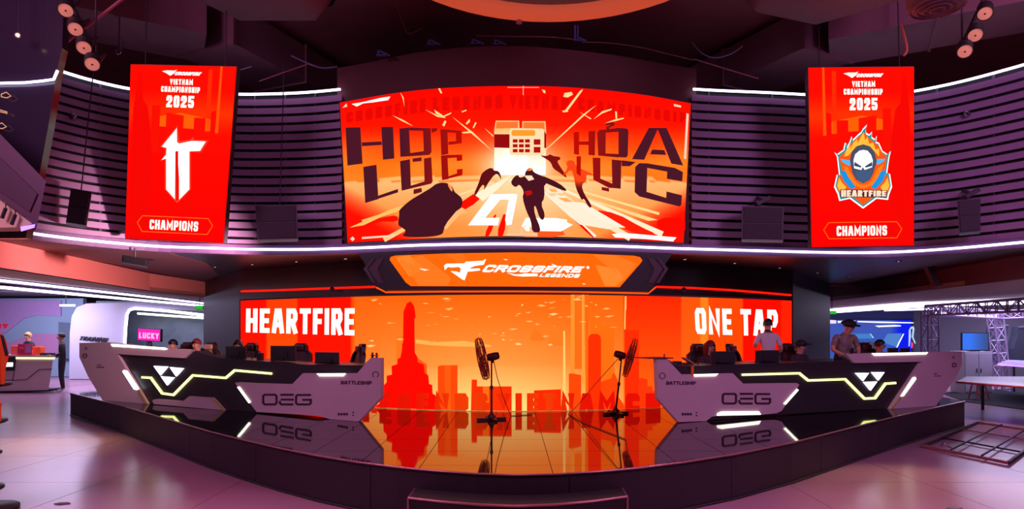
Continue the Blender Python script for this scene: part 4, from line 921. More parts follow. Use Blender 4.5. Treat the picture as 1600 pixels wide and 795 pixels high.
# base lines of the fronts on the stage: Y = k + s|X|
dkL, YfL, nL = desk('gaming_desk', 8.007, .524, 'long white and charcoal gaming desk before the word HEARTFIRE', left)
r1 = lambda p: crop(p, 1000, 480, 3.615); r2 = lambda p: crop(p, 1220, 460, 3.975)
right = dict(side=1, mid=1250,
    body=[(1030, 563), (1046, 563), (1064, 573), (1120, 572), (1235, 569), (1322, 566), (1336, 556), (1470, 553), (1490, 575), (1462, 633), (1391, 641), (1225, 648), (1110, 657), (1062, 657), (1030, 622)],
    top_edge=[(1052, 571), (1090, 572), (1130, 570), (1235, 567), (1330, 564), (1330, 569), (1235, 572), (1130, 575), (1090, 577), (1052, 576)],
    white=[[(1025.4, 560), (1041.5, 560), (1065, 585), (1145, 583), (1161.8, 599.5), (1246, 598.5), (1249, 601), (1221.3, 641.8), (1213, 645.5), (1188, 648), (1120.3, 649.5), (1112, 651), (1103.7, 659.3), (1060.3, 659.3), (1027.7, 622.5)],
           [(1322, 553), (1360, 551.5), (1425, 550.3), (1503, 548.7), (1503, 570), (1495, 586), (1471, 622), (1462, 634.6), (1391, 639), (1440, 565), (1336, 567)]],
    bars=[[(1083, 584.6), (1121.7, 583.6), (1117, 587.4), (1085, 588)], [(1244.8, 607.6), (1247, 609), (1227, 631.6), (1224.2, 630.6)], [(1121, 645.5), (1127, 643), (1185, 642.6), (1188, 647.4), (1120, 649)], [(1362, 552), (1449, 550.2), (1446, 553.4), (1366, 555.4)], [(1426, 590), (1429.6, 589), (1430.4, 592), (1411, 618.4), (1407, 619)]],
    gold=[[(1406, 619.5), (1409, 619.5), (1394.4, 639), (1391, 639.2)]], lit=[],
    zig=[(1163, 585.7), (1252.7, 583.3), (1266.5, 594.6), (1324.4, 592.6), (1354.6, 623), (1371, 622.3), (1387.3, 599.6), (1403.6, 598.4)],
    tri=[r2([(475, 487), (563, 487), (525, 540)]), r2([(575, 482), (660, 482), (620, 537)]), r2([(525, 543), (615, 540), (572, 600)])],
    oeg=oeg(1129, 1203, 613.6, 631.6), small=text_polys('BATTLESHIP', [(1041, 595.6), (1087, 595.6), (1087, 601), (1041, 601)], t=.2, gap=.12, wide=1.5) + [rectp(1065 + i*4.2, 645, 1068 + i*4.2, 648.6) for i in range(4)] + [rectp(1087, 643.4, 1089, 645.4), rectp(1087, 648, 1089, 650)],
    ring=ringp(1034.6, 587, 5, .9), marks=ringp(1490.6, 570.2, 3.6, 1.3) + ringp(1489.5, 558.4, 3, .8, n=3, a0=-90, a1=270) + [rectp(1459, 583, 1464, 584), rectp(1459, 586.6, 1470, 587.6)])
dkR, YfR, nR = desk('gaming_desk', 8.05, .415, 'long white and charcoal gaming desk before the words ONE TAP', right)
TZL, TZR = 1.30, 1.30

# flat shelf, posts and small things on the white end of the ONE TAP desk
o = solid('end_shelf', [(1012.5, 559), (1051, 558.4), (1051, 560.2), (1012.5, 560.6)], flat(YfR), .35, mat('dark_red_shelf', (80, 20, 24), .5), dirv=nR, off=.02); o.name = 'end_shelf'; rehome(o, dkR)
o = rehome(solid('post', [(1080.6, 572), (1083, 572), (1083, 587), (1080.6, 587)], flat(YfR), .03, mat('orange_acrylic', (255, 120, 40), .3), dirv=nR, off=.015), dkR)

def monitor(name, x0, y0, x1, y1, Y, label, rz=0., tz=TZL):
    a = P(x0, y1, Y); b = P(x1, y0, Y); w_ = b.x - a.x; h = b.z - a.z; cx = (a.x + b.x) / 2
    root = empty(name, (cx, Y, tz), rz); tag(root, label, 'monitor', 'monitors on the gaming desks')
    z0 = a.z - tz
    MB().box((0, 0, z0 + h/2), (w_, .035, h), bev=.008).build('casing', M_dark, root)
    MB().box((0, .02, z0 + h/2), (w_ - .03, .006, h - .03)).build('screen', mat('dim_screen_glow', (30, 30, 44), .2, emit=(90, 90, 130), estr=.6), root)
    MB().box((0, -.024, z0 + h*.42), (w_*.42, .02, h*.4), bev=.006).build('back_cover', M_dark, root)
    MB().box((0, -.02, (z0 + h*.3) / 2), (.06, .03, z0 + h*.3)).build('stand', M_dark, root)
    MB().box((0, -.01, .008), (.26, .18, .016), bev=.004).build('base', M_dark, root)
    MB().box((w_*.04, -.0365, z0 + h*.58), (.05, .003, .008)).build('badge', M_metal, root)
    return root
monitor('monitor', 350, 541, 388, 560, YfL(369) + .45, 'black monitor with two small white marks before the headphoned player', R(-18))
monitor('monitor', 419, 540, 466, 564, YfL(442) + .42, 'black monitor under the letter T of HEARTFIRE', R(-20))
monitor('monitor', 489, 550, 533, 568, YfL(511) + .42, 'black monitor over the lit notch of the HEARTFIRE desk', R(-20))
monitor('monitor', 1107, 548.5, 1151, 569, YfR(1129) + .42, 'black monitor before the long haired player under ONE', R(18))
monitor('monitor', 1177, 547, 1220, 567, YfR(1198) + .42, 'black monitor before the standing man in the white shirt', R(18))
for i, (x0, x1, lab) in enumerate(((1322, 1334, 'grey upright screen next to the man in the flat cap'), (1338, 1352, 'second grey upright screen beyond the flat cap man'), (1386, 1404, 'small low monitor on the wing beside the dark haired player'), (1406, 1422, 'small low monitor furthest along the lit wing top'))):
    Y = YfR((x0 + x1) / 2) + .45; monitor('monitor', x0, 543.5, x1, 551 if i > 1 else 555, Y, lab, R(12), TZR + (.1 if i > 1 else .0))
# small computer cases and desk things
def deskbox(name, x0, y0, x1, y1, Y, dep, m_, label, cat, extra=None):
    a = P(x0, y1, Y); b = P(x1, y0, Y); root = empty(name, ((a.x+b.x)/2, Y, a.z)); tag(root, label, cat)
    MB().box((0, 0, (b.z-a.z)/2), (b.x-a.x, dep, b.z-a.z), bev=.006).build('body', m_, root)
    MB().box((0, -dep/2 - .003, (b.z-a.z)*.6), ((b.x-a.x)*.7, .006, (b.z-a.z)*.5)).build('front', M_black, root)
    return root
deskbox('mini_computer', 403, 551, 410.5, 565.5, YfL(407) + .5, .12, M_dark, 'small upright black computer between two HEARTFIRE desk monitors', 'computer')
h = empty('headphone_stand', P(393, 564, YfL(393) + .48)); tag(h, 'slim headphone stand beside the headphoned player', 'stand')
MB().box((0, 0, .008), (.1, .08, .016)).build('base', M_dark, h); MB().tube([(0, 0, .01), (.01, 0, .12), (-.02, 0, .14)], .008, 6).build('pole', M_dark, h); MB().box((.0, 0, .14), (.09, .03, .015)).build('cradle', M_dark, h)
d_ = empty('desk_microphone', P(1090.5, 573, YfR(1090) + .4)); tag(d_, 'thin dark upright stick microphone on the ONE TAP desk', 'microphone')
MB().lathe([(.001, 0), (.05, 0), (.05, .012), (.01, .016)], n=12).build('base', M_dark, d_); MB().tube([(0, 0, .01), (0, 0, .1)], .008, 8).build('stem', mat('dark_red_plastic', (110, 16, 20), .4), d_); MB().tube([(0, 0, .09), (0, 0, .14)], .012, 8).build('head', M_dark, d_)
# toy figures and gear at the desk ends
def figure(px, py, Y, s, cols, label, name='toy_figure'):
    root = empty(name, P(px, py, Y)); tag(root, label, 'figurine')
    MB().lathe([(.001, 0), (.03*s, 0), (.03*s, .01*s), (.02*s, .012*s)], n=10).build('base', M_dark, root)
    MB().lathe([(.016*s, .01*s), (.026*s, .03*s), (.022*s, .06*s), (.01*s, .07*s)], n=10).build('body', cols[0], root)
    MB().ball((0, 0, .085*s), .024*s, 10).build('head', cols[1], root)
    for sx in (-1, 1): MB().tube([(sx*.02*s, 0, .055*s), (sx*.04*s, -.01*s, .045*s)], .008*s, 6).build('arm', cols[0], root)
    return root
Mr, Mk = mat('glossy_red_toy', (170, 20, 20), .3), mat('tan_toy', (170, 110, 90), .4)
figure(582, 559, YfL(582) + .12, .75, (M_dark, Mr), 'small dark figurine with red head on the desk end near the red tower')
figure(588.5, 559, YfL(588) + .12, .7, (Mr, M_dark), 'small red figurine with dark head on the desk end corner')
figure(1038, 558.6, YfR(1038) + .1, .5, (Mk, M_dark), 'tiny figurine on the dark red shelf')
deskbox('headset_box', 1052, 564, 1064, 570.5, YfR(1058) + .35, .12, M_dark, 'small dark box beside the dark red shelf', 'box')
k_ = empty('tilted_keyboard', P(1075, 569, YfR(1075) + .4), R(15)); tag(k_, 'tan keyboard tilted on its stand beside the orange post', 'keyboard')
rt = Matrix.Rotation(R(28), 3, 'Y')
MB().box((0, 0, .05), (.2, .08, .02), rt, .004).build('body', Mk, k_); MB().box((-.0, 0, .063), (.18, .06, .008), rt).build('keys', M_white, k_); MB().box((-.02, 0, .012), (.12, .1, .024)).build('stand', M_dark, k_)

# ------------------------------------------------------------------ stand fans
M_fan = mat('dark_red_brown_metal', (70, 26, 26), .4, .5)
M_cage = mat('dark_wire_cage', (150, 44, 30), .4, .2)
def fan(px, Y, label, yaw, tilt, lean):
    base = Vector(((px - 800) / FPX * Y, Y, HS)); root = empty('pedestal_fan', base); tag(root, label, 'fan', 'pedestal fans on the stage')
    b = MB()
    for a in (R(20), R(110), R(200), R(290)):
        b.box((math.cos(a)*.11, math.sin(a)*.11, .02), (.22, .05, .035), Matrix.Rotation(a, 3, 'Z'), .008)
    b.build('cross_foot', M_fan, root)
    MB().lathe([(.06, .03), (.06, .06), (.03, .09), (.022, .12)], n=12).build('socket', M_fan, root)
    hx = lean; H = .86
    MB().tube([(0, 0, .05), (hx*.55, 0, H*.55)], .016, 10).build('pole', M_fan, root)
    MB().tube([(hx*.5, 0, H*.5), (hx, 0, H)], .012, 10).build('inner_pole', M_fan, root)
    MB().tube([(hx*.52, 0, H*.52), (hx*.58, 0, H*.58)], .024, 10).build('height_clamp', M_dark, root)
    hp = Vector((hx, 0, H + .06)); rot = Matrix.Rotation(yaw, 3, 'Z') @ Matrix.Rotation(tilt, 3, 'X')
    def tr(b): b.v = [tuple(rot @ Vector(v) + hp) for v in b.v]; return b
    X90 = Matrix.Rotation(R(90), 3, 'X')
    tr(MB().lathe([(.001, .12), (.05, .11), (.06, .05), (.055, -.05), (.03, -.07)], n=14, rot=Matrix.Rotation(R(-90), 3, 'X'))).build('motor', M_fan, root)
    tr(MB().box((0, 0, -.06), (.05, .05, .06), bev=.01)).build('knuckle', M_fan, root)
    rad = .31; c0 = -.14
    cg = MB()
    for rr, yy in ((rad, 0), (rad*.97, .035), (rad*.97, -.035), (rad*.6, -.05), (rad*.6, .05), (.07, -.055), (.08, .06)):
        cg.tube([(rr*math.cos(t/36*2*math.pi), c0 + yy, rr*math.sin(t/36*2*math.pi)) for t in range(36)], .006 if rr < rad else .009, 5, closed=True)
    for i in range(28):
        a = i/28*2*math.pi; ca, sa = math.cos(a), math.sin(a)
        cg.tube([(.07*ca, c0-.055, .07*sa), (rad*.6*ca, c0-.05, rad*.6*sa), (rad*.97*ca, c0-.035, rad*.97*sa), (rad*ca, c0, rad*sa), (rad*.97*ca, c0+.035, rad*.97*sa), (rad*.6*ca, c0+.05, rad*.6*sa), (.08*ca, c0+.06, .08*sa)], .0028, 4, caps=False)
    tr(cg).build('cage', M_cage, root)
    for i in range(3):
        a = i/3*2*math.pi; vs = []; 
        for t in range(6):
            rr = .05 + .23*t/5; wd = .05 + .09*math.sin(t/5*2.4)
            for s_ in (-1, 1):
                aa = a + s_*wd/rr*.35 + .3*t/5; vs.append((rr*math.cos(aa), c0 + s_*.022, rr*math.sin(aa)))
        fs = [(2*t, 2*t+1, 2*t+3, 2*t+2) for t in range(5)]
        bl_ = MB().add(vs + [(x, y+.003, z) for x, y, z in vs], fs + [tuple(k+12 for k in f[::-1]) for f in fs]); tr(bl_).build('blade', M_cage, root)
    tr(MB().ball((0, c0, 0), .045, 10)).build('hub', M_fan, root)
    return root, base
f1, b1 = fan(768, 9.35, 'pedestal fan turned towards the HEARTFIRE desk, standing by the square towers', R(-80), R(11), .0)
f2, b2 = fan(962, 10.0, 'pedestal fan with leaning pole turned towards the ONE TAP desk', R(78), R(16), .09)
def cord(pts, label, r=.006):
    n = []; P4 = [Vector(p) for p in pts]
    for i in range(len(P4) - 1):
        for t in range(6): n.append(P4[i].lerp(P4[i+1], t/6))
    n.append(P4[-1]); return tag(MB().tube(n, r, 5).build('power_cord', mat('dark_rubber_cord', (60, 20, 16), .6)), label, 'cord')
cord([P(771, 562, 9.3), P(777, 590, 9.4), P(787, 622, 9.6), (b1.x + .28, 9.75, HS + .008), (b1.x + .6, 9.9, HS + .008)], 'thin cord hanging from the fan by the square towers')
cord([P(966, 560, 10.0), P(930, 600, 10.05), P(902, 634, 10.05), ((888-800)/FPX*9.98, 9.98, HS + .008), (1.0, 9.0, HS + .008), (1.35, 7.6, HS + .008), (1.2, 6.6, HS+.008)], 'thin cord running from the leaning fan across the tiles')
# ------------------------------------------------------------------ gaming chairs
M_orange = mat('orange_leatherette', (235, 84, 22), .45)
M_blk = mat('black_leatherette', (30, 24, 28), .45)
M_redl = mat('dark_red_leatherette', (74, 22, 32), .45)
M_tan = mat('cream_leatherette', (206, 160, 136), .5)
def gaming_chair(loc, rz, label, main=None, acc=None, group='gaming chairs on the stage'):
    main = main or M_blk; acc = acc or M_redl
    root = empty('gaming_chair', loc, rz); root.scale = (.84, .84, .84); tag(root, label, 'gaming chair', group)
    for i in range(5):
        a = i/5*2*math.pi + .3
        lg = MB().tube([(0, 0, .1), (.16*math.cos(a), .16*math.sin(a), .095), (.3*math.cos(a), .3*math.sin(a), .07)], [.03, .024, .018], 8).build('leg', M_dark, root)
        MB().lathe([(.001, -.012), (.026, -.012), (.026, .012), (.001, .012)], (.3*math.cos(a), .3*math.sin(a), .026), 10, Matrix.Rotation(a, 3, 'Z') @ Matrix.Rotation(R(90), 3, 'X')).build('caster', M_dark, lg)
    MB().tube([(0, 0, .1), (0, 0, .38)], .026, 10).build('gas_lift', M_metal, root)
    MB().box((0, 0, .44), (.5, .48, .11), bev=.035).build('seat', main, root)
    for s in (-1, 1): MB().box((s*.235, -.01, .47), (.07, .46, .1), bev=.03).build('seat_bolster', acc, root)
    out = [(-.2, .5), (-.25, .62), (-.25, .78), (-.28, .95), (-.26, 1.08), (-.17, 1.14), (-.15, 1.24), (-.09, 1.3), (.09, 1.3), (.15, 1.24), (.17, 1.14), (.26, 1.08), (.28, .95), (.25, .78), (.25, .62), (.2, .5)]
    def yb(z): return .2 + (z - .5) * .2
    vs = [(x, yb(z), z) for x, z in out]
    MB().prism(vs, (0, .085, 0)).build('backrest', main, root)
    MB().prism([(x*.6, yb(z) - .012, .54 + (z-.5)*.86) for x, z in out], (0, .02, 0)).build('back_panel', acc, root)
    for s in (-1, 1):
        MB().tube([(s*.25, yb(.62)-.02, .62), (s*.265, yb(.8)-.03, .8), (s*.285, yb(.95)-.03, .95), (s*.255, yb(1.08)-.02, 1.08), (s*.17, yb(1.15)-.01, 1.15)], .035, 8).build('back_wing', acc if main is M_orange else main, root)
        ar = MB().box((s*.32, -.02, .66), (.07, .27, .03), bev=.01).build('armrest', M_dark, root)
        MB().tube([(s*.3, 0, .44), (s*.32, 0, .65)], .02, 8).build('armrest_post', M_dark, ar)
    MB().box((0, yb(1.2)-.03, 1.2), (.22, .07, .12), bev=.03).build('headrest_pillow', acc, root)
    return root

# ------------------------------------------------------------------ people: one skinned body each, hair and headgear as children
SKIN = mat('skin_tone', (196, 136, 112), .55)
HAIR = mat('black_hair', (22, 16, 18), .5, bump=.4, scale=60)
M_eye = mat('dark_eye', (20, 14, 14), .2)
def person(loc, rz, label, pose, top, legs, sleeve='short', hair=HAIR, height=1.70, shoes=None, extras=()):
    J = dict(pel=(0, 0, .95), spi=(0, 0, 1.12), che=(0, 0, 1.30), nkb=(0, .0, 1.44), nek=(0, -.012, 1.505), hd1=(0, -.03, 1.575), hd2=(0, -.02, 1.65),
             shL=(.165, 0, 1.405), elL=(.21, .03, 1.13), wrL=(.22, -.06, .88), paL=(.225, -.08, .815), shR=(-.165, 0, 1.405), elR=(-.21, .03, 1.13), wrR=(-.22, -.06, .88), paR=(-.225, -.08, .815),
             hiL=(.085, 0, .89), knL=(.1, -.02, .49), anL=(.105, .03, .085), toL=(.12, -.13, .035), hiR=(-.085, 0, .89), knR=(-.1, -.02, .49), anR=(-.105, .03, .085), toR=(-.12, -.13, .035))
    pose = dict(pose); face_ = pose.pop('face', None); J.update(pose); J = {k: Vector(v) for k, v in J.items()}
    rad = dict(pel=(.15, .115), spi=(.135, .1), che=(.155, .11), nkb=(.085, .075), nek=(.056, .058), hd1=(.066, .082), hd2=(.076, .092), sh=(.066, .066), el=(.047, .047), wr=(.031, .028), pa=(.036, .022), hi=(.1, .1), kn=(.066, .066), an=(.045, .048), to=(.044, .032))
    order = list(J); idx = {k: i for i, k in enumerate(order)}; V = [J[k] for k in order]; rr = [rad[k if k in rad else k[:2]] for k in order]
    E = [('pel', 'spi'), ('spi', 'che'), ('che', 'nkb'), ('nkb', 'nek'), ('nek', 'hd1'), ('hd1', 'hd2')]
    for s in 'LR': E += [('che', 'sh'+s), ('sh'+s, 'el'+s), ('el'+s, 'wr'+s), ('wr'+s, 'pa'+s), ('pel', 'hi'+s), ('hi'+s, 'kn'+s), ('kn'+s, 'an'+s), ('an'+s, 'to'+s)]
    E = [(idx[a], idx[b]) for a, b in E]
    reg = {}
    for s in 'LR':                                       # five fingers of unequal length
        w_, p_ = J['wr'+s], J['pa'+s]; d = (p_ - w_).normalized(); side = d.cross(Vector((0, -1, .2))).normalized(); nrm = side.cross(d).normalized()
        for k, (o_, l_) in enumerate(((-.027, .065), (-.009, .078), (.009, .074), (.026, .058))):
            a = p_ + d*.02 + side*o_; b = a + d*l_*.55 + nrm*.008; c = b + d*l_*.3 + nrm*.026
            for q, r_ in ((a, .0095), (b, .0085), (c, .007)): V.append(q); rr.append((r_, r_))
            n = len(V); E += [(idx['pa'+s], n-3), (n-3, n-2), (n-2, n-1)]
        a = w_.lerp(p_, .5) + side*(-.034); b = a - side*.022 + d*.035 + nrm*.014
        V += [a, b]; rr += [(.011, .011), (.009, .009)]; n = len(V); E += [(idx['wr'+s], n-2), (n-2, n-1)]
    me = bpy.data.meshes.new('skeleton'); me.from_pydata(V, E, []); ob = bpy.data.objects.new('skeleton', me); C.objects.link(ob)
    sk = ob.modifiers.new('s', 'SKIN'); sk.use_smooth_shade = True; sk.branch_smoothing = .3
    for i, r_ in enumerate(rr): me.skin_vertices[0].data[i].radius = r_
    for v in me.skin_vertices[0].data: v.use_root = False
    me.skin_vertices[0].data[0].use_root = True
    ob.modifiers.new('d', 'SUBSURF').levels = 1
    dg = bpy.context.evaluated_depsgraph_get(); bm_ = bpy.data.meshes.new_from_object(ob.evaluated_get(dg)); bpy.data.objects.remove(ob)
    # nose, ears and brow on the head
    bm = bmesh.new(); bm.from_mesh(bm_)
    hc = J['hd1'].lerp(J['hd2'], .45); up = (J['hd2'] - J['nek']); up = Vector((0, up.y, up.z)).normalized() if up.length else Vector((0, 0, 1)); fw = Vector(face_) if face_ else Vector((0, -1, 0)); fw = (fw - up*fw.dot(up)).normalized(); sd_ = fw.cross(up)
    B = MB()
    rotm = Matrix((sd_, fw, up)).transposed()
    B.ball(hc + fw*.088 - up*.012, (.014, .02, .026), 8, rotm)
    for s in (-1, 1): B.ball(hc + sd_*s*.078 - up*.01, (.01, .022, .032), 8, rotm)
    B.ball(hc + fw*.083 - up*.055, (.026, .008, .009), 8, rotm)
    n0 = len(bm.verts); nv = [bm.verts.new(v) for v in B.v]
    hf = set()
    for f in B.f:
        try: hf.add(bm.faces.new([nv[i] for i in f]))
        except ValueError: pass
    bm.to_mesh(bm_); bm.free()
    segs = [(J['pel'], J['che'], 1), (J['che'], J['nkb'], 1), (J['nek'], J['hd2'], 0)]
    for s in 'LR':
        mid = J['sh'+s].lerp(J['el'+s], .75)
        segs += [(J['che'], J['sh'+s], 1), (J['sh'+s], mid, 1), (mid, J['el'+s], 1 if sleeve == 'long' else 0), (J['el'+s], J['wr'+s].lerp(J['el'+s], .1), 1 if sleeve == 'long' else 0), (J['wr'+s], J['pa'+s] + (J['pa'+s]-J['wr'+s]), 0),
                 (J['pel'] - Vector((0, 0, .03)), J['hi'+s], 2), (J['hi'+s], J['knL'] if s == 'L' else J['knR'], 2), (J['kn'+s], J['an'+s] + (J['kn'+s]-J['an'+s])*.12, 2), (J['an'+s], J['to'+s], 3)]
    def dist(p, a, b):
        ab = b - a; t = max(0, min(1, (p - a).dot(ab) / max(ab.length_squared, 1e-9))); return (p - a - ab*t).length
    for m_ in (SKIN, top, legs, shoes or M_dark): bm_.materials.append(m_)
    for p in bm_.polygons:
        c = p.center; p.material_index = min(segs, key=lambda g_: dist(c, g_[0], g_[1]))[2]; p.use_smooth = True
    k = height / 1.74
    root = link('person', bm_); root.location = loc; root.rotation_euler = (0, 0, rz); root.scale = (k, k, k); tag(root, label, 'person')
    for s in (-1, 1): MB().ball(hc + fw*.082 + sd_*s*.03 + up*.012, .011, 8).build('eye', M_eye, root)
    if hair:
        hb = MB(); n = 16; m = 8; long_ = 'long' in extras
        for i in range(m + 1):
            th = (math.pi * (.56 if not long_ else .62)) * i / m
            for q in range(n):
                a = 2*math.pi*q/n; f_ = math.cos(a)             # f_ = 1 at the face
                t2 = th * (1 - .36*max(0, f_)) if f_ > 0 else th * 1.05
                v = Vector((.092*math.sin(t2)*math.sin(a), .106*math.sin(t2)*math.cos(a), .112*math.cos(t2)))
                hb.v.append(tuple(hc + up*.022 - fw*.008 + sd_*v.x + fw*v.y + up*v.z))
        for i in range(m):
            for q in range(n): hb.smooth.add(len(hb.f)); hb.f.append((i*n+q, (i+1)*n+q, (i+1)*n+(q+1) % n, i*n+(q+1) % n))
        if long_:
            hb.tube([hc - fw*.06 + up*.05, hc - fw*.09 - up*.08, hc - fw*.09 - up*.22], [.08, .09, .06], 10)
            for s in (-1, 1): hb.tube([hc + sd_*s*.075 + up*.03, hc + sd_*s*.085 - up*.1, hc + sd_*s*.08 + fw*.01 - up*.22], [.03, .035, .018], 8)
        hb.build('hair', hair, root)
    if 'cap' in extras or 'flatcap' in extras:
        cm = mat('black_cap', (24, 18, 24), .7); cb = MB()
        cb.ball(hc + up*.06 - fw*.004, (.102, .116, .075), 14, rotm); cb.build('cap', cm, root)
        br = MB().ball(hc + up*.055 + fw*.12, (.085, .085, .012), 12, rotm).build('cap_brim', cm, root)
        if 'flatcap' in extras: MB().ball(hc + up*.075 + sd_*.04, (.17, .11, .045), 14, rotm).build('cap_top', cm, root)
    if 'phones' in extras:
        pm = mat('grey_headphone', (150, 130, 130), .35, .4)
        MB().tube([hc + sd_*.105*math.cos(t/12*math.pi) + up*(.125*math.sin(t/12*math.pi)) for t in range(13)], .012, 6).build('headphone_band', pm, root)
        for s in (-1, 1): MB().ball(hc + sd_*s*.1 - up*.01, (.025, .045, .05), 10, rotm).build('headphone_cup', M_dark, root)
    return root
def sit(lean=0., head=(0, -1, 0), reach=1.0):
    z = -.40
    return dict(pel=(0, .05, .55), spi=(0, .06+lean*.3, .72), che=(0, .04+lean*.6, .90), nkb=(0, .02+lean, 1.04), nek=(0, .0+lean, 1.105), hd1=(0, -.02+lean, 1.175), hd2=(0, -.015+lean, 1.25),
                shL=(.165, .02+lean*.8, 1.005), elL=(.22, -.08, .78), wrL=(.12, -.30*reach, .80), paL=(.09, -.36*reach, .80), shR=(-.165, .02+lean*.8, 1.005), elR=(-.22, -.08, .78), wrR=(-.12, -.30*reach, .80), paR=(-.09, -.36*reach, .80),
                hiL=(.09, 0, .53), knL=(.12, -.38, .53), anL=(.12, -.36, .1), toL=(.13, -.5, .04), hiR=(-.09, 0, .53), knR=(-.12, -.38, .53), anR=(-.12, -.36, .1), toR=(-.13, -.5, .04), face=head)
def at_stage(px, Y, z=HS): return Vector(((px - 800) / FPX * Y, Y, z))
M_tee = mat('dark_grey_tee', (46, 38, 46), .8); M_white_tee = mat('white_shirt', (205, 196, 200), .8, bump=.2, scale=20)
M_jean = mat('dark_trousers', (34, 30, 40), .8); M_blacktop = mat('black_jacket', (30, 26, 34), .7, bump=.2, scale=15)
M_pat = mat('patterned_grey_shirt', (128, 112, 108), .8, noise=.7, scale=14); M_redhair = mat('dark_red_hair', (110, 24, 34), .5, bump=.4, scale=50); M_blonde = mat('dyed_blonde_hair', (196, 150, 90), .5, bump=.4, scale=50)
M_shoe = mat('white_sneaker', (190, 180, 190), .5)
# players behind the HEARTFIRE desk (seat faces the viewer)
def seated(px, Y, ytop, label, top, hair, chair_label, extras=(), main=None, acc=None, lean=0., head=(0, -1, -.1), rz=0.):
    zt = CZ + (HOR - ytop) / FPX * Y          # top of the head
    base = at_stage(px, Y); h = (zt - HS) / 1.36 * 1.74
    gaming_chair(base, rz, chair_label, main, acc)
    return person(base, rz, label, sit(lean, head), top, M_jean, hair=hair, height=max(1.5, min(1.85, h)), extras=extras)
seated(308, YfL(308) + 1.0, 527, 'seated player with dark red hair beside the cream trimmed chair', M_tee, M_redhair, 'black gaming chair with cream side behind the dark red haired player', (), M_blk, M_tan, rz=R(-20))
seated(271, YfL(271) + 1.0, 530, 'seated player with dark hair nearest the magenta LUCKY sign', M_tee, HAIR, 'black gaming chair with dark red panels nearest the LUCKY sign', (), M_blk, M_redl, rz=R(-20))
seated(373, YfL(373) + 1.15, 530, 'seated player with pale headphones before the edge of the red display', M_tee, HAIR, 'black gaming chair of the player with pale headphones', ('phones',), rz=R(-20))
gaming_chair(at_stage(455, YfL(455) + 1.15), R(-10), 'empty black gaming chair behind the monitor under the letter T')
gaming_chair(at_stage(534, YfL(534) + 1.0), R(-62), 'empty gaming chair turned sideways under the last letter E')
# players behind the ONE TAP desk
seated(1109, YfR(1109) + 1.1, 538, 'long haired seated player under the letter O of ONE', M_tee, mat('long_dark_red_hair', (90, 10, 16), .5), 'dark gaming chair of the long haired player', ('long',), rz=R(18))
gaming_chair(at_stage(1172, YfR(1172) + .95), R(55), 'empty dark gaming chair turned aside beside the man in white')
seated(1250, YfR(1250) + .9, 532, 'seated player in a dark cap before the dark indigo wall', M_tee, HAIR, 'dark gaming chair of the player in the dark cap', ('cap',), head=(.8, -.6, -.1), rz=R(18))
seated(1374, YfR(1374) + .85, 532, 'seated player with bowed dark hair behind the lit wing', M_tee, HAIR, 'dark gaming chair of the player bowed behind the lit wing', (), head=(.7, -.5, -.5), rz=R(18))
# standing people
wb_ = YfR(1200) + 1.35
person(at_stage(1200, wb_), R(170), 'man in a white shirt standing under the letter P with a hand at his neck', dict(elL=(.27, .06, 1.17), wrL=(.19, -.13, 1.33), paL=(.14, -.16, 1.40), elR=(-.24, .04, 1.14), wrR=(-.2, -.14, .98), paR=(-.18, -.19, .95)), M_white_tee, M_jean, height=1.52, extras=())
fc = YfR(1314) + .55
person(at_stage(1314, fc), R(10), 'man in a patterned grey shirt and flat cap leaning over the desk', dict(spi=(0, -.03, 1.10), che=(0, -.09, 1.26), nkb=(0, -.15, 1.37), nek=(0, -.185, 1.42), hd1=(0, -.225, 1.48), hd2=(0, -.225, 1.555), shL=(.18, -.11, 1.345), elL=(.27, -.12, 1.09), wrL=(.14, -.28, .99), paL=(.09, -.33, .985), shR=(-.18, -.11, 1.345), elR=(-.27, -.12, 1.09), wrR=(-.14, -.28, .99), paR=(-.09, -.33, .985), face=(.35, -1, -.35)), M_pat, M_jean, height=1.58, extras=('flatcap',))
Yp = Gd(96, 613); person(Vector(((97-800)/FPX*Yp, Yp, 0)), R(-58), 'man in black standing at the service counter with a phone', dict(elL=(.22, .02, 1.14), wrL=(.12, -.22, 1.06), paL=(.08, -.28, 1.07), elR=(-.22, .02, 1.14), wrR=(-.12, -.2, 1.0), paR=(-.09, -.26, 1.0), face=(0, -1, -.25)), M_blacktop, M_jean, sleeve='long', height=1.76, shoes=M_shoe)
Yc = 19.9; person(Vector(((45-800)/FPX*Yc, Yc, 0)), R(-20), 'clerk with dyed blonde hair in a black top behind the service counter', dict(elL=(.23, .02, 1.14), wrL=(.1, -.24, 1.1), paL=(.06, -.3, 1.12), elR=(-.23, .02, 1.14), wrR=(-.12, -.24, 1.05), paR=(-.08, -.3, 1.05), face=(.2, -1, -.3)), M_blacktop, M_jean, hair=M_blonde, height=1.78)
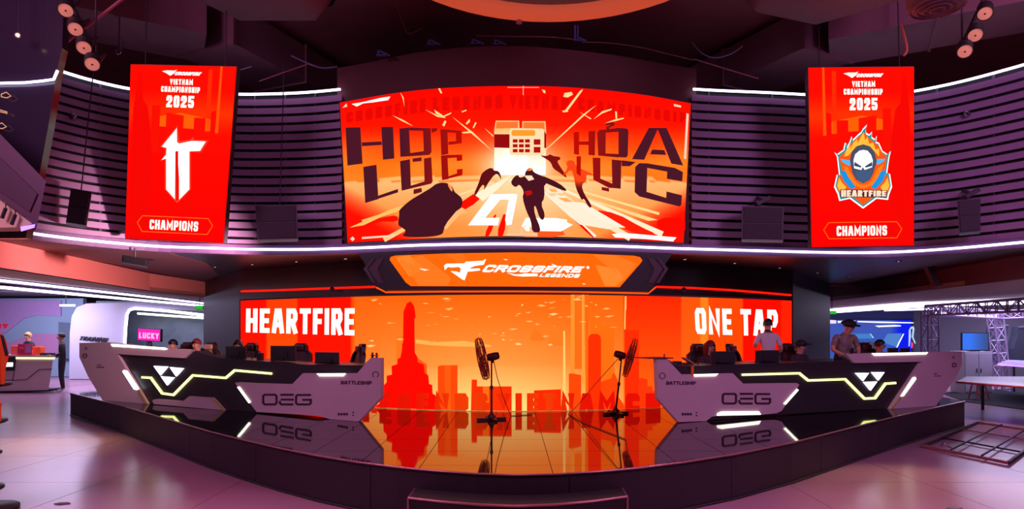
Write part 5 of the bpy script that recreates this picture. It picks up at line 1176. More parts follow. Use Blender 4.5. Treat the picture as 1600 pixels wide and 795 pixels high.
# ------------------------------------------------------------------ wall loudspeakers
M_spk = mat('plum_black_speaker', (58, 44, 58), .6, noise=.1); M_grl = mat('speaker_grille', (50, 38, 50), .7, bump=.5, scale=120)
def speaker(c, Y, label, cable=None, bracket=True):
    root = empty('wall_speaker', P((c[2][0]+c[3][0])/2, (c[2][1]+c[3][1])/2, Y)); tag(root, label, 'loudspeaker', 'loudspeakers on the slatted walls')
    sfc = flat(Y); rehome(solid('cabinet', c, sfc, .3, M_spk, dirv=((sum(p[0] for p in c)/4 - 800)/FPX*.97, 1, 0)), root)
    cx = sum(p[0] for p in c)/4; cy = sum(p[1] for p in c)/4
    g_ = [(cx + (x-cx)*.9, cy + (y-cy)*.92) for x, y in c]
    mid0 = tuple((Vector(g_[0])*.52 + Vector(g_[3])*.48)); mid1 = tuple((Vector(g_[1])*.52 + Vector(g_[2])*.48)); mid2 = tuple((Vector(g_[0])*.48 + Vector(g_[3])*.52)); mid3 = tuple((Vector(g_[1])*.48 + Vector(g_[2])*.52))
    rehome(solid('grille', [g_[0], g_[1], mid1, mid0], sfc, .012, M_grl, off=.012), root); rehome(solid('grille', [mid2, mid3, g_[2], g_[3]], sfc, .012, M_grl, off=.012), root)
    if bracket:
        t0 = Vector(c[0]).lerp(Vector(c[1]), .4); x0, y0 = t0
        w0 = ring(x0, P(x0, y0 - 26, Y).z, .05)
        b = MB(); b.box(P(x0 + 6, y0 - 8, Y + .12), (.22, .12, .05), Matrix.Rotation(R(-28), 3, 'Y')); b.tube([P(x0, y0 + 2, Y + .1), P(x0 + 4, y0 - 10, Y + .12)], .02, 6); b.tube([P(x0 + 8, y0 - 8, Y + .12), w0], .03, 6)
        rehome(b.build('bracket', M_spk), root)
    if cable: 
        rehome(MB().tube([P(*cable[0], Y + .1), P(*cable[1], Y + .15)], .008, 5).build('hanging_cable', M_dark), root)
    return root
speaker([(110.7, 294.5), (143, 300), (134.6, 352), (103, 347)], 8.15, 'tall narrow loudspeaker between the balcony box and the monogram banner', ((148, 90), (127, 297)), False)
speaker([(399, 321), (464, 319), (466, 373), (402, 374.5)], 9.1, 'wide loudspeaker between the monogram banner and the big screen', ((444, 100), (437, 322)), False)
speaker([(1159, 322), (1225, 323), (1224, 375), (1158.5, 374)], 9.3, 'wide loudspeaker between the big screen and the skull banner')
speaker([(1495.5, 312), (1532, 310), (1532, 361), (1499, 364)], 8.95, 'tall narrow loudspeaker past the skull banner')
# little dome cameras on the slats
for px, py, lab in ((115, 183, 'small round dome camera on the slats above the tall speaker'), (1510, 178.5, 'small round dome camera on the slats past the skull banner')):
    p = ring(px, CZ + (HOR - py)/FPX*YW(px), .0); e = empty('dome_camera', p); tag(e, lab, 'camera')
    MB().lathe([(.001, -.02), (.04, -.02), (.045, .03), (.001, .03)], n=14, rot=Matrix.Rotation(R(90), 3, 'X')).build('base', M_chrome, e); MB().ball((0, -.03, 0), .028, 10).build('dome', M_dark, e)
# ------------------------------------------------------------------ hanging spotlights on rails
def spot_rail(spots, Y, rail, label, beam, col, en):
    root = empty('spotlight_rail', P(*rail[0], Y)); tag(root, label, 'spotlights', 'hanging spotlight rails')
    rehome(MB().tube([P(rail[0][0], rail[0][1], Y + .3), P(rail[1][0], rail[1][1], Y + .3)], .02, 8).build('rail', M_metal), root)
    for q in rail: 
        a = P(q[0], q[1], Y + .3); rehome(MB().tube([a, Vector((a.x, a.y, 6.8))], .01, 6).build('drop_rod', M_metal), root)
    for px, py in spots:
        a = P(px, py, Y); tgt = Vector((beam[0] * .3, 2.0, 0)); d = (tgt - a).normalized(); bk = a - d * .24
        rot = d.to_track_quat('Z', 'Y').to_matrix()
        cn = rehome(MB().lathe([(.001, -.25), (.055, -.25), (.075, -.18), (.075, 0), (.07, .005), (.066, -.01), (.001, -.01)], a, 18, rot).build('can', M_black), root)
        l_ = rehome(MB().lathe([(.066, -.004), (.012, .004), (.001, .004)], a, 18, rot).build('lens', M_lens), root)
        rehome(MB().lathe([(.010, .006), (.001, .008)], a, 8, rot).build('lens_dot', M_dark), root)
        rehome(MB().tube([a - d*.1 + Vector((.08, 0, .0)), a - d*.12 + Vector((.06, .12, .12)), P((rail[0][0]+rail[1][0])/2 + (px - sum(s[0] for s in spots)/len(spots)), py - 5, Y + .3)], .012, 6).build('yoke', M_metal), root)
    lamp('stage_spot', 'SPOT', a + d*.06, tgt, en * 3.5, col, .05, spot=110)
    return root
spot_rail([(102.6, 16.4), (117.7, 46), (131, 75), (144, 100.6)], 6.6, [(98, -30), (150, 96)], 'rail with four round spotlights above the slats near the smoky panel', (-5, 3), (1, .5, .8), 80)
spot_rail([(1539, 21.4), (1524, 55.3), (1507.7, 80.5)], 6.8, [(1550, -30), (1503, 70)], 'rail with three round spotlights above the slats past the skull banner', (5, 3), (1, .55, .9), 80)
o = MB().tube([P(100, 68, 7.8), P(140, 38, 7.8), P(200, -8, 7.8)], .02, 8).build('ceiling_pipe', mat('reddish_pipe', (150, 60, 80), .4)); tag(o, 'thin reddish pipe crossing behind the four spotlights', 'pipe')  # pipe in its own reddish colour
for px, py, lab in ((185, 81, 'small round ring light on the ceiling past the four spotlights'), (28, 55, 'small warm ceiling lamp above the smoky panel')):
    Y = 8.6 if px > 100 else 7.1; e = empty('ceiling_lamp', P(px, py, Y)); tag(e, lab, 'lamp')
    MB().tube([(.03*math.cos(t/14*2*math.pi), 0, .03*math.sin(t/14*2*math.pi)) for t in range(14)], .008, 6, closed=True).build('ring', M_chrome, e); MB().ball((0, -.0, 0), .02, 8).build('bulb', glow('small_warm_bulb', (255, 230, 170), 2.0) if px < 100 else M_dark, e)
    MB().tube([(0, .01, .02), (0, .05, 6.8 - P(px, py, Y).z)], .006, 6).build('rod', M_metal, e)
# ------------------------------------------------------------------ ceiling: glowing ring, ducts, drum, cables
rc = empty('ceiling_ring', (.45, 5.85, 5.6)); tag(rc, 'round orange-lit ceiling ring above the stage front', 'ceiling feature')
M_ring = mat('coral_ring_glow', (226, 120, 90), .6, emit=(255, 110, 60), estr=.28)  # orange light on the ring is put in as faint emission
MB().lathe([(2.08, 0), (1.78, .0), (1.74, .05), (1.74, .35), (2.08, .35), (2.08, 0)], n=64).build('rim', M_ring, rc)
MB().lathe([(1.74, .04), (1.5, .05), (1.46, .12), (1.46, .35)], n=64).build('inner_rim', mat('olive_inner_ring', (120, 104, 88), .7), rc)  # inner rim in a plain olive tone
MB().lathe([(1.46, .3), (.001, .3)], n=48).build('center_disc', M_black, rc)
MB().lathe([(2.1, .36), (1.9, 1.15)], n=48).build('hanger_drum', M_ceil, rc)
def duct(pts, w_, h, label, name='air_duct'):
    root = empty(name, pts[0]); tag(root, label, 'duct', 'ceiling ducts')
    for i in range(len(pts)-1):
        a, b = Vector(pts[i]), Vector(pts[i+1]); d = b - a; n = max(1, int(d.length / 1.1)); rot = Matrix.Rotation(math.atan2(d.y, d.x), 3, 'Z')
        for k in range(n):
            c = a.lerp(b, (k+.5)/n); rehome(MB().box(c, (d.length/n - .02, w_, h), rot).build('duct_section', M_duct), root)
            rehome(MB().box(a.lerp(b, k/n), (.04, w_ + .05, h + .05), rot).build('flange', M_duct), root)
    for p in pts: rehome(MB().tube([p, (p[0], p[1], 6.8)], .012, 6).build('hanger', M_metal), root)
    return root
duct([(-8.5, 7.5, 6.35), (-4.6, 9.6, 6.3), (-3.4, 12.5, 6.3)], 1.1, .6, 'broad dark air duct above the monogram banner')
duct([(8.5, 8.0, 6.4), (4.9, 9.9, 6.35), (3.4, 12.8, 6.35)], 1.1, .6, 'broad dark air duct above the skull banner')
duct([(-2.6, 12.8, 6.2), (3.0, 12.8, 6.2)], .8, .5, 'dark cross duct behind the wall over the big screen')
dh = empty('ceiling_drum', (-3.1, 7.6, 5.9)); tag(dh, 'large dark faceted ceiling canopy above the monogram banner', 'ceiling feature')
MB().lathe([(.001, -.06), (1.0, -.02), (1.25, .3), (1.25, .9)], n=6).build('canopy', M_duct, dh)
MB().lathe([(1.26, .28), (1.3, .3), (1.26, .36)], n=6).build('edge_band', M_black, dh)
dh2 = empty('ceiling_drum', (3.95, 7.7, 5.95)); tag(dh2, 'large dark faceted ceiling canopy above the skull banner', 'ceiling feature')
MB().lathe([(.001, -.05), (1.0, -.02), (1.15, .2), (1.2, .85)], n=6, rot=Matrix.Rotation(R(20), 3, 'Z')).build('canopy', M_duct, dh2)
MB().lathe([(1.16, .2), (1.21, .24), (1.17, .3)], n=6, rot=Matrix.Rotation(R(20), 3, 'Z')).build('edge_band', M_black, dh2)
rv = empty('round_vent', P(1465, 8, 6.4)); tag(rv, 'round ceiling vent of concentric rings beside the three spotlights', 'vent')
for r_ in (.06, .12, .18, .24): MB().tube([(r_*math.cos(t/24*2*math.pi), r_*math.sin(t/24*2*math.pi), -.02 - (.24-r_)*.15) for t in range(24)], .014, 6, closed=True).build('vent_ring', M_duct, rv)
MB().lathe([(.001, .02), (.27, .02), (.28, .3), (.25, 6.8 - P(1465, 8, 6.4).z)], n=24).build('housing', M_duct, rv)
def cable(pts, label, m_, r=.01):
    V_ = [Vector(p) for p in pts]; path = []
    for i in range(len(V_)-1):
        p0, p1, p2, p3 = V_[max(i-1, 0)], V_[i], V_[i+1], V_[min(i+2, len(V_)-1)]
        for t in range(8):
            t = t/8; path.append(.5*((2*p1) + (p2-p0)*t + (2*p0-5*p1+4*p2-p3)*t*t + (3*p1-p0-3*p2+p3)*t**3))
    path.append(V_[-1]); return tag(MB().tube(path, r, 6).build('ceiling_cable', m_), label, 'cable', 'loose ceiling cables')
M_cb = mat('lavender_cable', (120, 108, 150), .5); M_cr = mat('rose_cable', (140, 84, 92), .5)
cable([P(405, 127, 9.2), P(444, 113, 9.2), P(484, 99, 9.3)], 'rose cable rising over the slats beside the big screen', M_cr)
cable([P(455, 87, 9.5), P(484, 100, 9.3), P(505, 106, 9.4), P(527, 104, 9.5)], 'lavender cable sagging beside the dark wall over the big screen', M_cb)
cable([P(369, 111, 9.2), P(380, 108, 9.2), P(393, 104, 9.2)], 'short lavender cable behind the monogram banner', M_cb)
cable([P(1084, 92, 9.5), P(1130, 106, 9.5), P(1185, 123, 9.5)], 'rose cable falling towards the skull banner', M_cr)
cable([P(1081, 66, 9.6), P(1098, 84, 9.6), P(1118, 90, 9.6), P(1142, 84, 9.6), P(1160, 72, 9.6)], 'lavender cable loop past the dark wall over the big screen', M_cb)
cable([P(1408, 38, 7), P(1414, 60, 7), P(1417, 78, 7), P(1412, 87, 7)], 'orange cable dangling by the skull banner top', mat('orange_cable', (190, 90, 70), .5), .014)
cable([P(617, 2, 9.6), P(628, 30, 9.6), P(638, 52, 9.6), P(660, 44, 9.6)], 'rose cable hanging from the dark ceiling beside the orange ring', M_cr)
cable([P(745, 56, 9.5), P(800, 57, 9.5), P(860, 58, 9.5), P(900, 62, 9.5)], 'thin rose cable along the top of the dark wall under the orange ring', M_cr, .008)
cable([P(910, 66, 9.5), P(950, 67, 9.5), P(1000, 74, 9.5), P(1034, 82, 9.5), P(1084, 94, 9.5)], 'rose cable along the dark wall top towards the loop', M_cr, .008)
# clamps on top of the dark wall, blue light put into their colour
for px, py, lab in ((677, 64, 'small blue-lit clamp at the start of the dark wall top'), (745, 63, 'small blue-lit clamp under the orange ring'), (780, 64, 'blue-lit step shaped bracket under the orange ring'), (598, 81, 'small blue-lit clamp where the dark wall begins'), (905, 58, 'tall blue-lit double post bracket on the dark wall')):
    e = empty('wall_clamp', P(px, py + 6, 9.25)); tag(e, lab, 'bracket')
    mb_ = mat('blue_lit_steel', (110, 110, 170), .35, .5)
    hh = .22 if px == 905 else .07
    MB().box((-.06, 0, hh/2), (.025, .03, hh)).build('post', mb_, e); MB().box((.03, 0, .03), (.16, .03, .02), Matrix.Rotation(R(25), 3, 'Y')).build('arm', mb_, e); MB().box((-.02, 0, 0), (.14, .06, .015)).build('foot', mb_, e)
    if px == 905: MB().box((-.02, 0, hh/2), (.02, .03, hh)).build('post', mb_, e)
e = empty('smoke_detector', P(811, 34, 7.9)); tag(e, 'round rosy disc detector hanging under the orange ring edge', 'detector'); MB().lathe([(.001, -.02), (.035, -.02), (.04, .01), (.001, .015)], n=14).build('body', mat('rosy_plastic', (170, 100, 110), .5), e); MB().tube([(0, 0, .01), (0, 0, 6.8 - P(811, 34, 7.9).z)], .006, 6).build('rod', M_metal, e)

# ------------------------------------------------------------------ counter hall (behind the HEARTFIRE end)
M_lav = mat('lavender_wall', (170, 140, 196), .7, noise=.06); M_cyan = mat('pale_blue_wall', (140, 170, 196), .7)
def box_px(name, x0, y0, x1, y1, Y, dep, m_, label=None, cat=None, kind=None, parent=None, bev=0., off=0.):
    a = P(x0, y1, Y); b = P(x1, y0, Y)
    o = MB().box(((a.x+b.x)/2, Y + dep/2 - off, (a.z+b.z)/2), (b.x-a.x, dep, b.z-a.z), bev=bev).build(name, m_)
    if parent is not None: rehome(o, parent)
    if label: tag(o, label, cat, kind=kind)
    return o
w2 = box_px('wall_counter', -160, 466, 130, 588, 25.5, .2, M_cyan, 'pale blue wall behind the service counter', 'wall', 'structure')
solid('wall_panel', [(-160, 466), (97, 470), (97, 494), (60, 492), (40, 497), (10, 520), (-160, 560)], flat(25.5), .08, M_lav, w2, off=.08)
solid('wall_panel', [(-20, 545), (30, 530), (55, 521), (97, 522), (97, 552), (-20, 580)], flat(25.5), .06, mat('mauve_wall', (180, 130, 176), .7), w2, off=.06)
solid('wall_panel', [(93, 503), (115, 505), (115, 560), (93, 560)], flat(25.3), .1, mat('teal_grey_wall', (90, 110, 130), .7), w2, off=.06)
solid('wall_lettering', text_polys('RY', [(-2, 505.6), (16, 506.4), (16, 512.5), (-2, 512.5)], t=.3, gap=.3, wide=1.5), flat(25.5), .04, glow('red_sign_letter', (200, 30, 50), .8), w2, off=.14)
o = box_px('ceiling_light_bar', 93, 475.3, 114, 478.3, 22, .12, M_cool, 'short white light bar under the dark ceiling beside the white booth', 'light')
MB().tube([P(103, 476, 22.05), Vector((P(103, 476, 22.05).x, 22.05, 3.22))], .015, 6).build('rod', M_metal, o)
# service counter
ct = empty('service_counter', P(40, 612, 18.8)); tag(ct, 'white service counter with black line and lit yellow top edge', 'counter')
sc_ = flat(18.6)
rehome(solid('front', [(-90, 556), (83, 560.7), (76, 609), (-90, 613)], sc_, .7, M_white, dirv=(-.72, 1, 0)), ct)
rehome(solid('counter_top', [(-90, 553), (87, 555.5), (87, 558), (-90, 557)], sc_, .8, M_white, off=.04, dirv=(-.72, 1, 0)), ct)
rehome(solid('light_edge', [(26, 557.4), (87, 557.8), (86, 561), (26, 560.6)], sc_, .02, M_yellow, off=.03), ct)
rehome(solid('dark_bay', [(-40, 556), (18, 557), (26, 557), (24, 570), (22, 579), (-40, 580)], sc_, .04, M_dark, off=.04), ct)
rehome(solid('bay_light', [(0, 566.4), (22, 566), (21.6, 572.4), (0, 572.8)], sc_, .01, M_cool, off=.05), ct)
rehome(solid('line_inlay', [[tuple(v) for v in q] for q in stroke([(-40, 594), (20, 594), (41.5, 593), (61.6, 577.1), (81.8, 576.6)], 1.1)], sc_, .01, M_print, off=.008), ct)
rehome(solid('line_inlay', [linep((24, 572), (20, 594), 1)], sc_, .01, M_print, off=.008), ct)
rehome(solid('plinth', [(-90, 611), (77, 608), (76, 611.5), (-90, 617)], sc_, .6, M_dark, off=-.06), ct)
Ycn = 18.75
for x0, y0, x1, y1, m_, lab, cat_ in ((17, 540.5, 28, 553, mat('coral_carton', (240, 92, 80), .6), 'coral red carton on the service counter', 'carton'), (51, 542, 62.5, 554, mat('orange_carton', (250, 96, 40), .6), 'orange carton on the service counter by the clerk', 'carton')):
    root = empty('carton', P((x0+x1)/2, 555.3, Ycn)); tag(root, lab, cat_); rehome(box_px('body', x0, y0, x1, 555.3, Ycn, .22, m_, bev=.008), root); rehome(box_px('flap', x0 + .5, y0 - 1, x1 - .5, y0, Ycn + .05, .1, m_), root)
la = empty('promo_display', P(38, 555.3, Ycn - .1)); tag(la, 'pink and magenta promotional display board on the service counter', 'display board')
rehome(solid('board', [(28, 537), (50, 538), (49, 553.5), (27, 554)], flat(Ycn - .12), .03, mat('magenta_print', (214, 40, 90), .5)), la); rehome(solid('printed_area', [(40, 539), (49, 539.5), (48, 551), (39, 551.5)], flat(Ycn - .12), .004, mat('lilac_print', (190, 120, 190), .5), off=.004), la); rehome(solid('printed_area', [(30, 541), (38.5, 541), (38, 546), (29.5, 546)], flat(Ycn - .12), .004, mat('deep_pink_print', (240, 80, 110), .5), off=.004), la); rehome(box_px('foot', 27, 553.5, 50, 555.4, Ycn - .13, .12, MATS['magenta_print']), la)
kb = empty('card_terminal', P(70, 555.3, Ycn)); tag(kb, 'flat black terminal on the service counter before the man in black', 'terminal'); rehome(box_px('body', 62, 551.5, 79, 555.3, Ycn - .05, .2, M_dark, bev=.006), kb); rehome(box_px('keys', 64, 551, 77, 551.6, Ycn, .12, M_metal), kb)
# rack with orange goods at the frame edge
rk = empty('display_rack', P(-28, 795, 6.3)); rk.location.z = 0; tag(rk, 'dark tiered display rack cut by the picture edge', 'rack')
Xr = (-28 - 800)/FPX*6.3
rehome(MB().tube([(Xr, 6.3, 0), (Xr, 6.3, 1.3)], .04, 10).build('post', M_dark), rk)
for px, py in ((20, 602), (13, 661), (4, 712), (8, 768)):
    z = CZ + (HOR - py)/FPX*6.1; a_ = (px - 800)/FPX; e_ = abs(Xr - a_*6.2) / math.sqrt(1 + a_*a_)
    rehome(MB().lathe([(.001, -.012), (e_ - .02, -.02), (e_, -.01), (e_, .012), (.001, .016)], (Xr, 6.2, z), 20).build('tier', M_dark), rk)
rehome(MB().lathe([(.001, 0), (.3, 0), (.3, .03), (.05, .05)], (Xr, 6.3, 0), 18).build('foot', M_dark), rk)
ob_ = empty('orange_backpack', P(-8, 599, 6.15)); tag(ob_, 'tall orange backpack with dark straps on the top tier of the rack', 'backpack')
rehome(solid('body', [(-30, 600), (7, 600), (9, 575), (14, 556), (9, 530), (2, 521), (-20, 518), (-30, 530)], flat(6.08), .14, M_orange, dirv=(-.8, 1, 0)), ob_)
rehome(solid('strap', [(2, 523), (5, 524), (13, 552), (10, 556)], flat(6.08), .02, M_dark, off=.015), ob_); rehome(solid('strap', [(-4, 600), (0, 600), (-1, 540), (-6, 540)], flat(6.08), .02, M_dark, off=.015), ob_); rehome(solid('pocket', [(-25, 596), (-6, 596), (-6, 572), (-25, 572)], flat(6.08), .03, M_blk, off=.03), ob_)
oc = empty('orange_box', P(-10, 659, 6.15)); tag(oc, 'orange box on the second tier of the rack', 'box'); rehome(solid('body', [(-30, 658), (2, 658), (2, 632), (-30, 632)], flat(6.1), .14, M_orange, dirv=(-.8, 1, 0)), oc); rehome(solid('lid', [(-31, 633), (3, 633), (3, 629), (-31, 629)], flat(6.09), .16, M_orange, dirv=(-.8, 1, 0)), oc)
# white rounded booth with lit window
bt = empty('training_booth', P(200, 588, 24)); bt.location.z = 0; tag(bt, 'white rounded booth with a lit window and the word TRAINING', 'booth')
M_booth = mat('pale_grey_booth_shell', (176, 176, 196), .5, noise=.04, scale=2)
Yb_ = 24.0
prof = [(108, 592), (109, 520), (112, 494), (120, 480), (135, 474), (340, 468), (340, 484), (215, 481), (204, 483), (198, 490), (194, 537), (194, 592)]
rehome(solid('shell', prof, flat(Yb_), 2.2, M_booth, dirv=(-.6, 1, 0)), bt)
rehome(solid('shell_base', [(190, 540), (345, 548), (345, 592), (190, 592)], flat(Yb_), .3, M_booth), bt)
rehome(solid('interior_wall', [(150, 470), (360, 470), (360, 592), (150, 592)], flat(Yb_ + 1.9), .1, mat('misty_mural', (150, 170, 186), .7, noise=.6, scale=1.3)), bt)
rehome(MB().tube([P(x, y, Yb_ - .05) for x, y in ((195, 537), (196.5, 510), (198.5, 491), (202, 484.5), (210, 481.8), (260, 485.5), (325, 493))], .05, 8).build('window_light', M_strip), bt)
rehome(MB().tube([P(x, y, Yb_ + 1.0) for x, y in ((215, 489.5), (270, 493.5), (330, 497.5))], .04, 8).build('interior_light', M_warm), bt)
rehome(solid('lettering', text_polys('TRAINING', [(124.5, 525), (170.5, 528), (169, 535.5), (123.5, 531)], t=.17, gap=.12, slant=.3, wide=1.1), flat(Yb_), .04, mat('black_letter', (20, 18, 24), .4), off=.05), bt)
lk = empty('lucky_sign', P(233, 534, 22.5)); tag(lk, 'magenta screen reading LUCKY seen over the desk wing', 'sign')
rehome(solid('casing', [(214.5, 512), (251.5, 514), (251, 534), (214, 532)], flat(22.5), .12, M_dark), lk)
rehome(solid('display', [(216, 513), (250.5, 515), (250, 533), (215.5, 531)], flat(22.5), 0, LED, off=.01, colors=(226, 40, 190)), lk)
rehome(solid('lettering', text_polys('LUCKY', [(218, 519), (249, 520.5), (248.5, 529.5), (217.5, 528)], t=.2, gap=.12), flat(22.5), 0, LED, off=.02, colors=(240, 200, 250)), lk)
rehome(solid('stand', [(229, 533), (236, 533), (238, 562), (227, 562)], flat(22.55), .06, M_metal), lk); rehome(MB().tube([P(232.5, 555, 22.6), Vector((P(232.5, 555, 22.6).x, 22.6, 0))], .04, 8).build('pole', M_metal), lk)
for px, py, Y, lab in ((312, 480.5, 15.5, 'green exit sign by the white booth'), (1300, 488.6, 16, 'green exit sign by the blue game wall')):
    e = empty('exit_sign', P(px, py, Y)); tag(e, lab, 'exit sign'); MB().box((0, 0, 0), (.2, .05, .09)).build('box', M_dark, e); MB().box((0, -.03, 0), (.18, .012, .07)).build('face', glow('exit_green', (30, 190, 50), 1.0), e); MB().tube([(0, 0, .04), (0, 0, (2.6 if px < 800 else ZB - .05) - P(px, py, Y).z)], .01, 6).build('rod', M_metal, e)
# low bench at the booth floor
o = MB().box((-10.2, 18.2, .03), (2.4, .8, .02)).build('floor_mat', mat('straw_mat', (176, 160, 120), .8)); tag(o, 'pale straw coloured mat on the floor behind the stage end', 'mat')

# ------------------------------------------------------------------ truss hall (behind the ONE TAP end)
gw = box_px('wall_game', 1270, 486, 1428, 600, 25, .2, mat('blue_game_wall', (70, 80, 150), .6), 'wall with the wide blue game picture', 'wall', 'structure')
def bcol(x, y): 
    c = mixc((70, 84, 178), (48, 92, 190), (y - 500) / 50)
    if x > 1392: c = mixc(c, (16, 30, 240), (x - 1392) / 14)
    return c
sg_ = flat(24.9)
gd = empty('game_picture', P(1360, 560, 24.9)); tag(gd, 'wide lit blue picture wall behind the flat cap man', 'picture wall')
rehome(image_grid('display', sg_, 1290, 1424, lambda x: 500, lambda x: 560, bcol, 40, 12, None), gd); rehome(solid('frame', [(1288, 498), (1426, 498), (1426, 562), (1288, 562)], sg_, .08, M_dark, off=-.01), gd)
br_ = lambda p: crop(p, 1230, 495, 7.619)
for q_, c_ in zip([br_([(710, 200), (990, 200), (1030, 255), (740, 262)]), br_([(1190, 200), (1360, 195), (1300, 360), (1130, 300)]), br_([(1375, 200), (1390, 200), (1310, 362), (1290, 362)]), br_([(980, 200), (992, 200), (1028, 248), (1018, 250)]), br_([(1445, 160), (1465, 120), (1500, 110), (1512, 140), (1500, 240), (1530, 320), (1510, 310), (1480, 240), (1490, 140), (1466, 145), (1470, 230), (1455, 350), (1442, 350)]), br_([(1475, 290), (1500, 320), (1490, 370), (1470, 370)])], [(70, 130, 200), (80, 130, 205), (240, 246, 255), (230, 240, 255), (190, 220, 255), (220, 70, 110)]): rehome(solid('pale_figure_shape', q_, sg_, 0, LED, off=.015, colors=c_), gd)
for q_, c_ in zip([br_([(505, 35), (580, 40), (580, 78), (505, 80)]), br_([(595, 48), (805, 42), (800, 60), (600, 72)]), br_([(835, 48), (1100, 55), (1500, 65), (1500, 76), (1100, 72), (835, 62)]), br_([(1040, 105), (1280, 95), (1350, 100), (1350, 112), (1080, 122)])], [(214, 224, 255), (226, 232, 255), (246, 248, 255), (240, 236, 226)]): rehome(solid('light_line', q_, sg_, 0, LED, off=.02, colors=c_), gd)
# row of dark seats before the picture wall
for i, px in enumerate((1336, 1348, 1360, 1371)):
    e = empty('hall_chair', (((px-800)/FPX*22), 22, 0)); tag(e, ('dark hall chair nearest the flat cap man', 'second dark hall chair before the blue picture', 'third dark hall chair before the blue picture', 'dark hall chair nearest the dark haired player')[i], 'chair', 'dark hall chairs before the blue picture')
    MB().box((0, 0, .45), (.3, .45, .08), bev=.02).build('seat', M_dark, e); MB().prism([(-.14, .2, .5), (-.14, .28, 1.3), (-.09, .3, 1.44), (.09, .3, 1.44), (.14, .28, 1.3), (.14, .2, .5)], (0, .06, 0)).build('backrest', M_dark, e); MB().tube([(0, 0, .04), (0, 0, .42)], .03, 8).build('post', M_metal, e); MB().lathe([(.001, 0), (.22, 0), (.22, .03), (.03, .05)], n=14).build('base', M_dark, e)
w3 = plan_wall('wall_truss', [(.628*25, 25), (.74*23, 23), (.95*21.5, 21.5)], 0, 3.3, .15, M_grey, 'grey wall behind the truss')
for lab, pts in (('dark curved recess in the grey wall beside the truss leg', [(1552, 508), (1576, 507), (1575, 520), (1568, 540), (1564, 566), (1550, 566), (1548, 540)]), ('dark curved recess in the grey wall at the picture edge', [(1592, 510), (1620, 508), (1620, 566), (1584, 566), (1584, 545), (1590, 525)])):
    o = solid('wall_recess', pts, flat(20.9 if pts[0][0] < 1580 else 20.6), .3, mat('dark_slate_recess', (60, 64, 82), .5), None); tag(o, lab, 'recess'); o2 = solid('recess_edge', [pts[0], pts[1], (pts[1][0], pts[1][1] + 1.5), (pts[0][0], pts[0][1] + 1.5)], flat(20.85 if pts[0][0] < 1580 else 20.55), .02, M_grey, o, off=.01)
# truss
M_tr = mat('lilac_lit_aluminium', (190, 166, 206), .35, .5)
tr_ = empty('lighting_truss', (P(1453, 600, 17).x, 17, 0)); tag(tr_, 'square aluminium lighting truss gate in violet light', 'truss')
def truss(a, b, w_, name):
    a = Vector(a); b = Vector(b); d = (b - a).normalized(); u = (Vector((0, 0, 1)) if abs(d.z) < .8 else Vector((0, 1, 0))); s = d.cross(u).normalized(); u = s.cross(d).normalized()
    mb = MB(); cs_ = [(s*i + u*j) * w_/2 for i, j in ((-1, -1), (1, -1), (1, 1), (-1, 1))]
    for c in cs_: mb.tube([a + c, b + c], .024, 6)
    L_ = (b - a).length; n = max(2, int(L_ / (w_*1.25)))
    for k in range(n):
        p, q = a.lerp(b, k/n), a.lerp(b, (k+1)/n)
        for i in range(4):
            c0, c1 = cs_[i], cs_[(i+1) % 4]; mb.tube([p + c0, q + c1] if k % 2 else [p + c1, q + c0], .014, 5)
            mb.tube([p + c0, p + c1], .014, 5)
    for i in range(4): mb.tube([b + cs_[i], b + cs_[(i+1) % 4]], .014, 5)
    return rehome(mb.build(name, M_tr), tr_)
c1_ = P(1453, 485, 17); c2_ = P(1560, 492, 19.3); 
truss((c1_.x, 17, 0), (c1_.x, 17, c1_.z), .28, 'column'); truss((c2_.x + .15, 19.3, 0), (c2_.x - .1, 19.3, c2_.z), .28, 'column')
truss(c1_, P(1640, 474, 12.8), .26, 'beam'); truss(c1_, c2_, .22, 'beam'); truss(c2_, P(1660, 488, 18.6), .22, 'beam')
strip([P(1382, 484.6, 23), P(1440, 483, 22), P(1500, 481, 21)], .03, M_strip, 'thin white light strip below the thick one behind the truss top')
rehome(MB().tube([P(1463, 489, 17.2), P(1510, 491.5, 18.2), P(1556, 494, 19.1)], .025, 6).build('beam_light', M_strip), tr_)
# wall box, monitor, tables, stool
mo = empty('hall_monitor', P(1524, 548, 18.5)); tag(mo, 'bright blue monitor standing on the pale cabinet', 'monitor')
rehome(solid('casing', [(1503, 519.5), (1545, 519.5), (1545, 547.5), (1503, 547.5)], flat(18.5), .06, M_dark), mo)
rehome(image_grid('display', flat(18.49), 1504, 1544, lambda x: 520.5, lambda x: 546.5, lambda x, y: mixc((60, 120, 250), (60, 80, 140), (x - 1515) / 30), 12, 4, None), mo)
rehome(solid('foot', [(1518, 547), (1530, 547), (1532, 549), (1516, 549)], flat(18.5), .15, M_dark), mo)
cb_ = empty('pale_cabinet', P(1526, 600, 18.5)); cb_.location.z = 0; tag(cb_, 'pale grey cabinet under the bright blue monitor', 'cabinet')
a = P(1507, 549, 18.4); b2_ = P(1550, 549, 18.4)
rehome(MB().box(((a.x+b2_.x)/2, 18.7, a.z/2), (b2_.x-a.x, .6, a.z), bev=.01).build('body', mat('pale_grey_laminate', (186, 178, 190), .5)), cb_)
for s in (-.25, .25):
    dr = rehome(MB().box(((a.x+b2_.x)/2 + s*(b2_.x-a.x)*.98, 18.39, a.z*.5), ((b2_.x-a.x)*.46, .02, a.z*.9), bev=.004).build('door', mat('pale_grey_laminate', (186, 178, 190), .5)), cb_)
    MB().box(((a.x+b2_.x)/2 + s*.3*(b2_.x-a.x), 18.37, a.z*.55), (.015, .02, .12)).build('handle', M_metal, dr)
